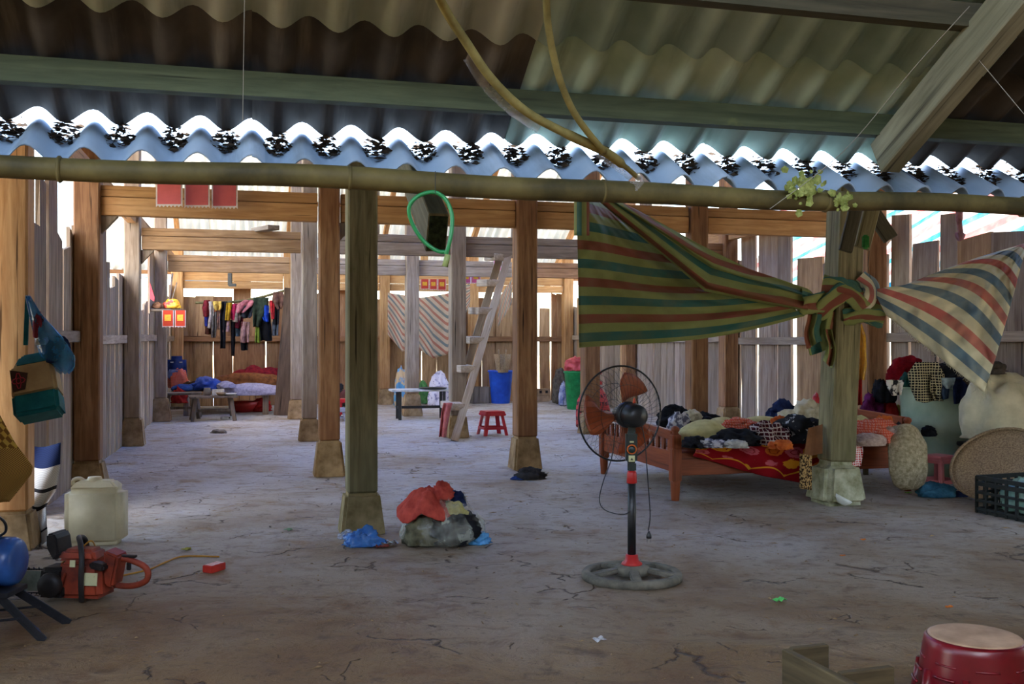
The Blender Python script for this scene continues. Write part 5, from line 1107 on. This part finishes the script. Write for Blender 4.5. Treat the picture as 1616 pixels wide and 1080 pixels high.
# ------------------------------------------------------------------ sleeping platform, left back
pl = thing('sleeping_platform', 'low wooden sleeping platform under the laundry', 'platform', UV(-.4, 17.2, 0)); PU0, PU1, PV0, PV1 = -1.1, .28, 16.3, 18.3
for k in range(7):
    v = PV0+(PV1-PV0)*(k+.5)/7; timber('board', UV(PU0, v, .37), UV(PU1, v, .37), .27, .03, TAN, pl, side=(0, 0, 1))
for u in (PU0+.1, PU1-.08):
    for v in (PV0+.08, PV1-.1): timber('leg', UV(u, v, -.01), UV(u, v, .355), .08, .08, GREY, pl)
ZP = .388
LIL = mat('lilac grey fleece', C(186, 180, 202), C(150, 144, 168), .95, 30, .05, 0, .8, .02)
def onp(nm, lb, x, w, yt, v, dep, mt, cat, zb=ZP, wr_=.2, seed=None):
    r = (x-CX)/F; Y = v/(CA-SA*r); zt_ = zat(yt, Y); return heap(nm, (r*Y, Y, zb), (w*Y/F*.95, dep, max(.05, zt_-zb)), seed or x*.13, mt, None, lb, cat, 'bedding on the platform', wr=wr_, freq=1.8, rz=A)
onp('red_blanket', 'dark red blanket heaped at the back of the platform', 405, 88, 580, 17.5, .6, cloth('dark red blanket', C(130, 30, 40), C(90, 18, 28)), 'blanket')
onp('brown_blanket', 'brown blanket spread across the middle of the platform', 392, 118, 590, 16.95, .55, cloth('brown blanket', C(138, 88, 50), C(96, 58, 34)), 'blanket')
onp('lilac_quilt', 'lilac grey fleece quilt on the front of the platform', 394, 112, 606, 16.4, .45, LIL, 'quilt', ZP-.08, .1)
onp('folded_quilt', 'folded end of the lilac fleece quilt', 357, 30, 602, 16.3, .3, LIL, 'quilt', ZP+.04, .1)
onp('blue_sack', 'shiny blue bag on the platform', 326, 50, 596, 16.5, .4, mat('shiny blue cloth', C(50, 90, 190), C(30, 56, 130), .4, 9), 'bag')
onp('brown_pillow', 'dark brown bundle behind the blue bag', 305, 40, 602, 16.9, .3, cloth('dark brown fleece', C(84, 56, 38), C(56, 36, 26)), 'pillow')
onp('blue_pillow', 'blue and grey pillow at the left end of the platform', 288, 36, 606, 16.45, .35, cloth('blue pillow', C(60, 90, 150), C(40, 60, 110)), 'pillow', ZP, .08)
onp('red_bundle', 'red and gold bundle below the blue pillow', 283, 26, 612, 16.32, .25, cloth('red gold', C(180, 50, 40), C(130, 30, 30)), 'bundle', .2)
onp('red_bundle', 'red patterned cloth below the backpack', 282, 34, 583, 17.3, .3, SRED, 'cloth')
Rq = Matrix.Rotation(A, 3, 'Z')
r_ = (279-CX)/F; Yq = 17.35/(CA-SA*r_); bp = Vector((r_*Yq, Yq, ZP+.14)); t = thing('backpack', 'blue school backpack standing at the left end of the platform', 'backpack', bp); BPB = cloth('dark blue nylon', C(44, 62, 120), C(26, 38, 78), .6, 8, .1)
MB().box(bp+Vector((0, 0, .2)), (.34, .18, .4), Rq, (.85, .8)).build('body', BPB, t, bevel=.06, seg=4, smooth=True)
MB().box(bp+Rq @ Vector((0, -.1, .1)), (.27, .06, .17), Rq).build('front_pocket', cloth('blue grey nylon', C(120, 134, 170), C(80, 92, 130), .6), t, bevel=.025, seg=3)
for s in (-1, 1): MB().box(bp+Rq @ Vector((s*.07, -.098, .3)), (.05, .012, .02), Rq).build('reflector', WHC, t)
# low tables and their crockery
def table(label, x, y, w, d, h, mt, leg=.05, rz=0.0, splay=.05, lm=None):
    q = G(x, y); t = thing('low_table', label, 'table', q); R = Matrix.Rotation(A+rz, 3, 'Z')
    MB().box(q+Vector((0, 0, h-.015)), (w, d, .03), R).build('top', mt, t, bevel=.006)
    for sx in (-1, 1):
        for sy in (-1, 1):
            a = q+R @ Vector((sx*w*.36, sy*d*.32, h-.02)); b_ = q+R @ Vector((sx*(w*.36+splay), sy*(d*.32+splay), 0)); b_.z = fz(b_.x, b_.y); timber('leg', b_, a, leg, leg, lm or mt, t)
    MB().box(q+Vector((0, 0, h*.4)), (w*.75, .03, .04), R).build('stretcher', lm or mt, t)
    return q, R
TD = wood('dark old table wood', C(130, 116, 104), C(84, 72, 62), C(80, 66, 56))
q, R = table('grey low wooden table beside the third left wall post', 287, 661, .56, .4, .39, TD)
q, R = table('low wooden table set with bowls in front of the platform', 336, 664, .68, .5, .37, TD, rz=.1)
tz = q.z+.37
def onT(px, dy=0): return Vector(((px-CX)/F*(q.y+dy), q.y+dy, tz))
t = thing('tin', 'white paper-wrapped tin on the low table', 'tin', onT(344)); MB().box(onT(344)+Vector((0, 0, .04)), (.17, .12, .08), R).build('box', WHC, t, bevel=.005); MB().box(onT(344)+Vector((0, 0, .083)), (.175, .125, .01), R).build('lid', WHC, t)
t = thing('bowl', 'brown bowl on the low table', 'bowl', onT(349, -.12)); MB().lathe([(.03, 0), (.06, .02), (.075, .05), (.07, .05), (.05, .02), (0, .012)], onT(349, -.12), 20, cap=False).build('shell', mat('brown glaze', C(140, 116, 90), None, .4), t, smooth=True)
t = thing('dish', 'white dish at the right of the low table', 'dish', onT(362)); MB().lathe([(.04, 0), (.09, .012), (.11, .03), (.1, .03), (.03, .01), (0, .01)], onT(362), 22, cap=False).build('shell', mat('white china', C(226, 226, 226), None, .35), t, smooth=True)
t = thing('jar', 'grey metal jar at the left of the low table', 'jar', onT(327)); MB().lathe([(.05, 0), (.055, .06), (.045, .1), (.05, .11)], onT(327), 18).build('shell', mat('dull tin', C(150, 144, 136), None, .4, 9, .5, .5), t, smooth=True)
q2 = UV(-.25, 16.2, 0); q2 = P(384, 632, 16.4); q2.z = fz(q2.x, q2.y); t = thing('basin', 'red plastic basin under the platform', 'basin', q2); MB().lathe([(.16, 0), (.23, .1), (.25, .17), (.24, .17), (.21, .09), (.14, .02)], q2, 28).build('shell', REDP, t, smooth=True)
q2 = P(410, 634, 16.5); q2.z = fz(q2.x, q2.y); heap('red_cloth', q2, (.36, .3, .2), 41, REDC, None, 'red cloth bundle under the platform right of the basin', 'cloth')
q2 = G(360, 663); t = thing('power_strip', 'white power strip lying on the floor by the low table', 'power strip', q2); MB().box(q2+Vector((0, 0, .025)), (.22, .07, .05), R).build('body', WHC, t, bevel=.008)
for k in range(2): MB().box(q2+Vector((.03+.05*k, -.034, .03)), (.02, .006, .02), R).build('socket', BLK, t)
p0_, p1_ = UV(.45, 16.12, 0), UV(.62, 15.95, 2.0); p0_.z = fz(p0_.x, p0_.y); t = thing('leaning_plank', 'dark wide plank leaning against the post by the platform', 'plank', p0_); timber('board', p0_, p1_, .27, .05, wood('dark plank', C(110, 90, 74), C(72, 56, 46), C(64, 50, 42)), t, side=(-SA, CA, 0), seg=4, rough=.006)
# shelf on the left wall with packets
t = thing('wall_shelf', 'small wooden shelf board at the third left wall post', 'shelf', P(265, 489, 14.2)); timber('board', P(236, 490, 14.1), P(290, 490, 14.3), .12, .03, GREY, t, side=(0, 0, 1)); timber('bracket', P(262, 491, 14.3), P(262, 512, 14.35), .04, .03, GREY, t)
c0_ = P(271, 489, 14.2); heap('snack_packet', c0_+Vector((0, 0, .018)), (.26, .1, .13), 44, mat('yellow red packet', C(230, 170, 40), C(190, 60, 40), .35, 7, .5, 0, .1, .01, lo=.45, hi=.5), None, 'yellow and red packet lying on the wall shelf', 'packet', wr=.15)
c0_ = P(249, 489, 14.15); heap('brown_bundle', c0_+Vector((0, 0, .018)), (.16, .1, .09), 45, cloth('brown bundle', C(150, 110, 84), C(104, 72, 54)), None, 'brown bundle on the wall shelf left of the packet', 'bundle')
for i, (a, b_, lb) in enumerate(((P(266, 486, 14.25), P(272, 432, 14.5), 'bamboo stick standing behind the packet on the shelf'), (P(268, 486, 14.25), P(279, 446, 14.45), 'short thin stick standing behind the packet on the shelf'))): MB().tube([a, b_], .014-.006*i, 8).build('stick', GREY, label=lb, cat='stick')
MB().poly([P(236, 445, 13.9), P(244, 470, 13.9), P(243, 476, 13.9), P(237, 472, 13.9)], (0, .01, 0)).build('red_paper', mat('red paper', C(210, 80, 90), None, .8), label='red paper slip stuck on the left wall', cat='paper')
t = thing('wall_hook', 'black bracket hanging below the far beam over the laundry', 'bracket', P(364, 431, 17.6)); MB().box(P(363, 441, 17.5), (.07, .05, .22)).box(P(367, 450, 17.48), (.13, .05, .05)).build('iron', BLK, t, bevel=.006)

# ------------------------------------------------------------------ ladder, stools' neighbours, far centre
A0, A1, B0, B1 = G(704, 692), P(789, 405, 12.42), G(717, 696), P(802, 405, 12.22); A0.y += .12; A0.x -= .009
t = thing('ladder', 'pale wooden ladder with block steps leaning to the right', 'ladder', (A0+B0)/2)
for a, b_ in ((A0, A1), (B0, B1)): timber('rail', a, b_+(b_-a)*.03, .09, .06, PALEW, t, side=(0, 1, .2))
for k, f_ in enumerate((.17, .37, .525, .685, .84, .985)):
    a, b_ = A0.lerp(A1, f_), B0.lerp(B1, f_); d = (a-b_).normalized(); timber('step', b_-d*.02+Vector((-.08, -.03, .02)), a+d*.05+Vector((-.08, -.0, .02)), .19, .085, PALEW, t, side=(0, 0, 1), bevel=.006)
hang('pink_cloth', 'dusty pink cloth hung over the lowest ladder step', [(636, 700, 714), (650, 697, 710), (690, 693, 704)], 11.6, PNKC, 'cloth', None, .04)
q, R = table('narrow white topped table behind the grey ladder post', 664, 662, .92, .42, .45, mat('white laminate', C(214, 212, 206), C(180, 178, 172), .4), .045, .0, .0, BLK)
tz = q.z+.45; t = thing('tray', 'round black tray on the narrow white table', 'tray', Vector((q.x+.18, q.y, tz))); MB().lathe([(.0, .004), (.2, .004), (.22, .02), (.215, .022), (.19, .008)], Vector((q.x+.18, q.y, tz)), 28, cap=False).build('disc', BLK, t, smooth=True)
def tolow(x, v):
    r = (x-CX)/F; Y = v/(CA-SA*r); return Vector((r*Y, Y, fz(r*Y, Y)))
def farheap(nm, lb, x, w, yt, v, dep, mt, cat, wr_=.2, sub=3):
    p = tolow(x, v); return heap(nm, p, (w*p.y/F*.95, dep, zat(yt, p.y)-p.z), x*.17, mt, None, lb, cat, None, wr=wr_, sub=sub)
farheap('stuffed_bag', 'blue and cream bag standing behind the narrow white table', 634, 24, 584, 17.6, .3, mat('blue cream bag', C(206, 176, 130), C(90, 150, 190), .6, 4, .3, 0, .2, .01, (1, 1, 1), .47, .52), 'bag')
farheap('woven_sack', 'white and lilac printed sack behind the ladder post', 694, 34, 588, 17.4, .4, mat('white printed sack', C(214, 206, 214), C(140, 130, 160), .7, 14, .3, 0, .2, .01, (1, 1, 1), .4, .46), 'sack', .14)
farheap('green_rag', 'green rag on the floor at the far wall', 668, 18, 602, 18.3, .2, cloth('green rag', C(90, 140, 80), C(60, 100, 56)), 'rag')
p = tolow(540, 18.2); t = thing('small_engine', 'small dark engine standing at the far wall', 'engine', p)
MB().box(p+Vector((0, 0, .16)), (.32, .26, .28), Rq).build('block', mat('oily iron', C(70, 60, 58), C(40, 36, 36), .6), t, bevel=.03); MB().lathe([(.1, -.05), (.12, -.04), (.12, .04), (.1, .05)], p+Vector((.1, -.14, .2)), 20, Matrix.Rotation(math.pi/2, 3, 'X')).build('flywheel', mat('dull red iron', C(110, 56, 50), None, .6), t, smooth=True); MB().box(p+Vector((-.06, 0, .36)), (.16, .14, .12), Rq).build('tank', mat('black iron', C(44, 42, 44), None, .6), t, bevel=.02)
p = tolow(790, 18.2); t = thing('bucket', 'blue plastic bucket at the far wall behind the brown post', 'bucket', p); BB = mat('blue bucket plastic', C(40, 90, 200), C(28, 66, 160), .4, 5)
MB().lathe([(.17, 0), (.175, .02), (.225, .58), (.24, .6), (.24, .62), (.215, .61), (.165, .03), (0, .02)], p, 30, cap=False).build('shell', BB, t, smooth=True)
MB().tube([p+Vector((.236*math.cos(k*.2), .236*math.sin(k*.2), .6)) for k in range(31)], .01, 6).build('rim', BB, t, smooth=True)
p = tolow(757, 18.35); t = thing('box', 'grey wooden box left of the blue bucket', 'box', p); GB = wood('grey box wood', C(130, 120, 112), C(90, 82, 76), C(80, 72, 66))
MB().box(p+Vector((0, 0, .02)), (.34, .3, .03), Rq).build('bottom', GB, t)
for k in range(4):
    Rk_ = Rq @ Matrix.Rotation(k*math.pi/2, 3, 'Z'); MB().box(p+Rk_ @ Vector((0, -.15, .16)), (.34, .025, .3), Rk_).build('side', GB, t, bevel=.003)
p = P(793, 588, 18.6); t = thing('carrying_basket', 'woven carrying basket hanging on the far wall above the blue bucket', 'basket', p)
MB().lathe([(.13, 0), (.15, .1), (.19, .34), (.18, .34), (.14, .1), (0, .02)], p, 24, cap=False, sx=.85).build('woven_body', BASK, t, smooth=True)
for s in (-1, 1): MB().tube(smoothpath([p+Vector((s*.06, -.17, .32)), p+Vector((s*.07, -.22, .42)), p+Vector((s*.05, -.2, .2)), p+Vector((s*.05, -.14, .06))]), .014, 6).build('strap', BASK, t, smooth=True)
p = tolow(856, 18.4); t = thing('concrete_block', 'hollow concrete block on the floor at the far right', 'block', p); CB = mat('dusty concrete', C(176, 150, 120), C(136, 112, 88), .95)
for z in (0, .125): MB().box(p+Vector((0, 0, .0625+z)), (.26, .16, .12), Rq).build('brick', CB, t, bevel=.006)
for x in (-.06, .06): MB().box(p+Rq @ Vector((x, -.082, .19)), (.05, .01, .05), Rq).build('hole', BLK, t)
farheap('dark_sack', 'dark grey sack leaning at the right end of the far wall', 884, 26, 582, 17.6, .36, cloth('dark grey sack', C(96, 88, 78), C(62, 56, 50)), 'sack', .14)
farheap('blue_bundle', 'small blue and white bundle beside the dark sack', 890, 16, 604, 17.2, .2, mat('blue white bundle', C(190, 190, 200), C(70, 90, 150), .7, 9), 'bundle')
p = tolow(912, 16.4); t = thing('bin', 'green plastic bin left of the dark post', 'bin', p); MB().lathe([(.18, 0), (.19, .02), (.235, .62), (.25, .63), (.25, .66), (.225, .65), (.17, .03), (0, .02)], p, 30, cap=False).build('shell', mat('green bin plastic', C(30, 140, 76), C(20, 104, 56), .4), t, smooth=True); MB().tube([p+Vector((.246*math.cos(k*.2), .246*math.sin(k*.2), .64)) for k in range(31)], .01, 6).build('rim', MATS['green bin plastic'], t, smooth=True)
heap('red_bag', p+Vector((0, 0, .655)), (.46, .4, .24), 51, mat('coral plastic bag', C(206, 84, 84), C(160, 54, 58), .5, 7), None, 'coral red bag on top of the green bin', 'bag')
# red woven sack with printed lines behind the fan
p = G(938, 682); p.y += .2; p.z = fz(p.x, p.y); t = thing('feed_sack', 'red woven sack with printed lines standing behind the fan', 'sack', p)
RS_, tt_, bb_ = base('red woven sack', .7, .3); vv = coord(tt_, (1, 1, 1)); w1 = nd(tt_, 'ShaderNodeTexWave', Scale=3.2, bands_direction='Z'); tt_.links.new(vv, w1.inputs[0]); w1.inputs['Distortion'].default_value = 1; n1 = noi(tt_, coord(tt_, (1, 1, .3)), 40, 2)
lnm = mixc(tt_, 1.0, ramp(tt_, w1.outputs['Fac'], [(.5, (0, 0, 0, 1)), (.62, (1, 1, 1, 1))]), ramp(tt_, n1, [(.45, (0, 0, 0, 1)), (.5, (1, 1, 1, 1))]), 'MULTIPLY'); tt_.links.new(mixc(tt_, lnm, C(190, 70, 66), C(84, 34, 40)), bb_.inputs['Base Color'])
crumple(p, (.44, .34, .66), 3, 4, .07, 1.4).build('filled_body', RS_, t, smooth=True)
MB().tube(smoothpath([p+Vector((.03, 0, .6)), p+Vector((.04, 0, .68)), p+Vector((.06, 0, .73)), p+Vector((.08, 0, .78))]), [.09]*4+[.05]*5+[.03]*5+[.045]*5, 10).build('tied_neck', mat('red sack mouth', C(190, 60, 56), None, .7), t, smooth=True)
# ------------------------------------------------------------------ rafter ends, ring of hose, branch, threads
MOSSE = mat('dark moss', C(70, 84, 58), C(36, 44, 34), .95, 40, .1, 0, .9, .02)
e0 = P(690, 368, 4.1); dr = UV(0, 1, K).normalized(); t = thing('rafter_end', 'mossy squared rafter end hanging behind the green hose ring', 'rafter', e0)
timber('beam', e0, e0+dr*1.5, .085, .17, GREENW, t, side=(0, 0, 1)); timber('hanger', e0+dr*.9+Vector((0, 0, .05)), e0+dr*.9+Vector((0, 0, hz(toUV(e0+dr*.9)[1])-.03-(e0+dr*.9).z)), .06, .04, GREENW, t); timber('mossy_end', e0-dr*.006, e0+dr*.004, .075, .15, MOSSE, t, side=(0, 0, 1), bevel=.002)
GH = mat('green hose', C(50, 160, 90), C(36, 130, 72), .35, 5, .5, 0, .02)
t = thing('hose_ring', 'loop of green hose hanging from the bamboo pole', 'hose', P(680, 410, 2.95))
rp = [(706, 398), (690, 396), (668, 380), (652, 356), (645, 332), (652, 316), (668, 306), (688, 304), (704, 316), (713, 338), (713, 362), (709, 385), (704, 402)]
MB().tube(smoothpath([P(x, y, 2.95+.01*math.sin(i)) for i, (x, y) in enumerate(rp)], 5), .0062, 9).build('hose', GH, t, smooth=True)
MB().tube([P(707, 402, 2.94), P(702, 421, 2.94)], .009, 10).build('coupling', mat('pale green coupling', C(170, 190, 120), None, .3), t, smooth=True); MB().tube([P(687, 306, 2.95), P(687, 270, 2.95)], .0012, 5).build('string', BLK, t)
BRA = mat('dry olive branch', C(150, 140, 84), C(108, 100, 58), .8, 12, .2, 0, .3, .004); p_ = [(1008, 282), (985, 262), (952, 238), (900, 214), (830, 176), (775, 124), (735, 66), (705, 20), (688, -14)]
t = thing('dry_branch', 'forked dry branch hanging in front of the roof sheets', 'branch', P(1008, 282, 2.35))
MB().tube(smoothpath([P(x, y, 2.35-.06*i) for i, (x, y) in enumerate(p_)], 5), [.006]*6+[.011]*10+[.0095]*25, 9).build('stem', BRA, t, smooth=True)
p_ = [(954, 240), (930, 212), (905, 176), (885, 130), (872, 80), (864, 30), (862, -14)]; MB().tube(smoothpath([P(x, y, 2.22-.05*i) for i, (x, y) in enumerate(p_)], 5), .0075, 9).build('side_shoot', BRA, t, smooth=True)
WEB = film('grey cobweb', C(190, 190, 190), .35, .9)
def web(pts, w, seed):
    pts = smoothpath(pts, 5); N = len(pts)
    MB().grid(lambda s, k: pts[min(int(k*(N-1)), N-1)]+Vector(((s-.5)*w*(.5+.8*abs(noise.noise(Vector((k*6, seed, 1))))), .01*math.sin(s*4), (s-.5)*w*.6)), 3, N-1).build('cobweb', WEB, t, smooth=True)
web([P(975, 262, 2.33), P(990, 272, 2.33), P(1006, 285, 2.33), P(1010, 296, 2.33)], .03, 1); web([P(935, 232, 2.3), P(960, 256, 2.33), P(990, 268, 2.33)], .02, 2); web([P(735, 90, 2.0), P(765, 135, 2.08), P(800, 170, 2.14), P(850, 205, 2.2)], .02, 3)
WIRE = mat('grey thread', C(170, 168, 156), None, .7)
for i, (pts, r_, lb) in enumerate((([P(386, -10, 2.5), P(383, 190, 2.72)], .0012, 'thin thread hanging down the roof sheets at left'), ([P(1530, 10, 2.6), P(1440, 110, 2.8), P(1330, 240, 3.1), P(1215, 330, 3.3)], .0014, 'thin stick-like thread slanting across the rafter at right'), ([P(1616, 180, 2.7), P(1545, 95, 2.7)], .001, 'short thread at the right edge of the roof'))): MB().tube(smoothpath(pts), r_, 5).build('thread', WIRE, label=lb, cat='thread')
for i, (a, b_, Y0, w, lb, m_) in enumerate((((1352, 322), (1334, 397), 6.6, .085, 'flat board end hanging before the knotted post, leftmost', DARKW), ((1378, 322), (1360, 392), 6.7, .1, 'board end hanging before the knotted post, middle', GREENW), ((1366, 322), (1406, 378), 6.9, .1, 'dark slanting board end right of the knotted post', DARKW))):
    t = thing('board_end', lb, 'board', P(b_[0], b_[1], Y0-.25)); timber('board', P(b_[0], b_[1], Y0-.25), P(a[0]+ (a[0]-b_[0])*.3, a[1]-22, Y0-.2), w, .03, m_, t, side=(0, 1, 0))
t = thing('bark_strip', 'dried reddish pod hanging over the right plank wall', 'strip', P(1515, 378, 8.0)); MB().tube(smoothpath([P(1514, 325, 8.0), P(1514, 350, 8.0), P(1516, 370, 8.0), P(1511, 374, 8.0)]), [.03]*6+[.022]*6+[.04]*7, 8).build('strip', mat('reddish bark', C(170, 120, 124), C(110, 70, 76), .7), t, smooth=True)
MB().tube(smoothpath([P(1372, 396, 6.5), P(1370, 420, 6.55), P(1374, 440, 6.7)]), .002, 5).build('wire', BLK, label='thin wire hanging above the tarpaulin knot', cat='wire')
MB().box(P(1366, 382, 6.35), (.04, .04, .09)).build('green_cloth_tag', cloth('green tag', C(70, 140, 70), C(40, 100, 46)), label='green rag stuffed at the board ends above the knot', cat='rag', bevel=.01)
# ------------------------------------------------------------------ chips, crumbs and twigs trodden into the floor
dm = MB(); rr = random.Random(23)
for i in range(650):
    Y = 2.9+rr.random()**1.6*11; X = rr.uniform(-.55, .55)*Y*.98; u_, v_ = toUV((X, Y)); s = rr.uniform(.002, .0065)*(1+Y*.05)
    if u_ < -1.3 or u_ > 5.9: continue
    p = Vector((X, Y, fz(X, Y)+.002)); R = Matrix.Rotation(rr.uniform(0, 6.28), 3, 'Z'); k = rr.choice((1, 1.6, 3.5))
    dm._add([p+R @ Vector(w) for w in ((-s*k, -s*.5, 0), (s*k, -s*.4, 0), (s*k*.8, s*.5, 0), (-s*k*.7, s*.4, 0), (0, 0, s*.8))], [(0, 1, 4), (1, 2, 4), (2, 3, 4), (3, 0, 4), (3, 2, 1, 0)])
dm.build('floor_debris', mat('chips and crumbs', C(176, 148, 108), C(104, 84, 60), .9, 14), label='wood chips and crumbs scattered over the earth floor', cat='debris', kind='stuff')
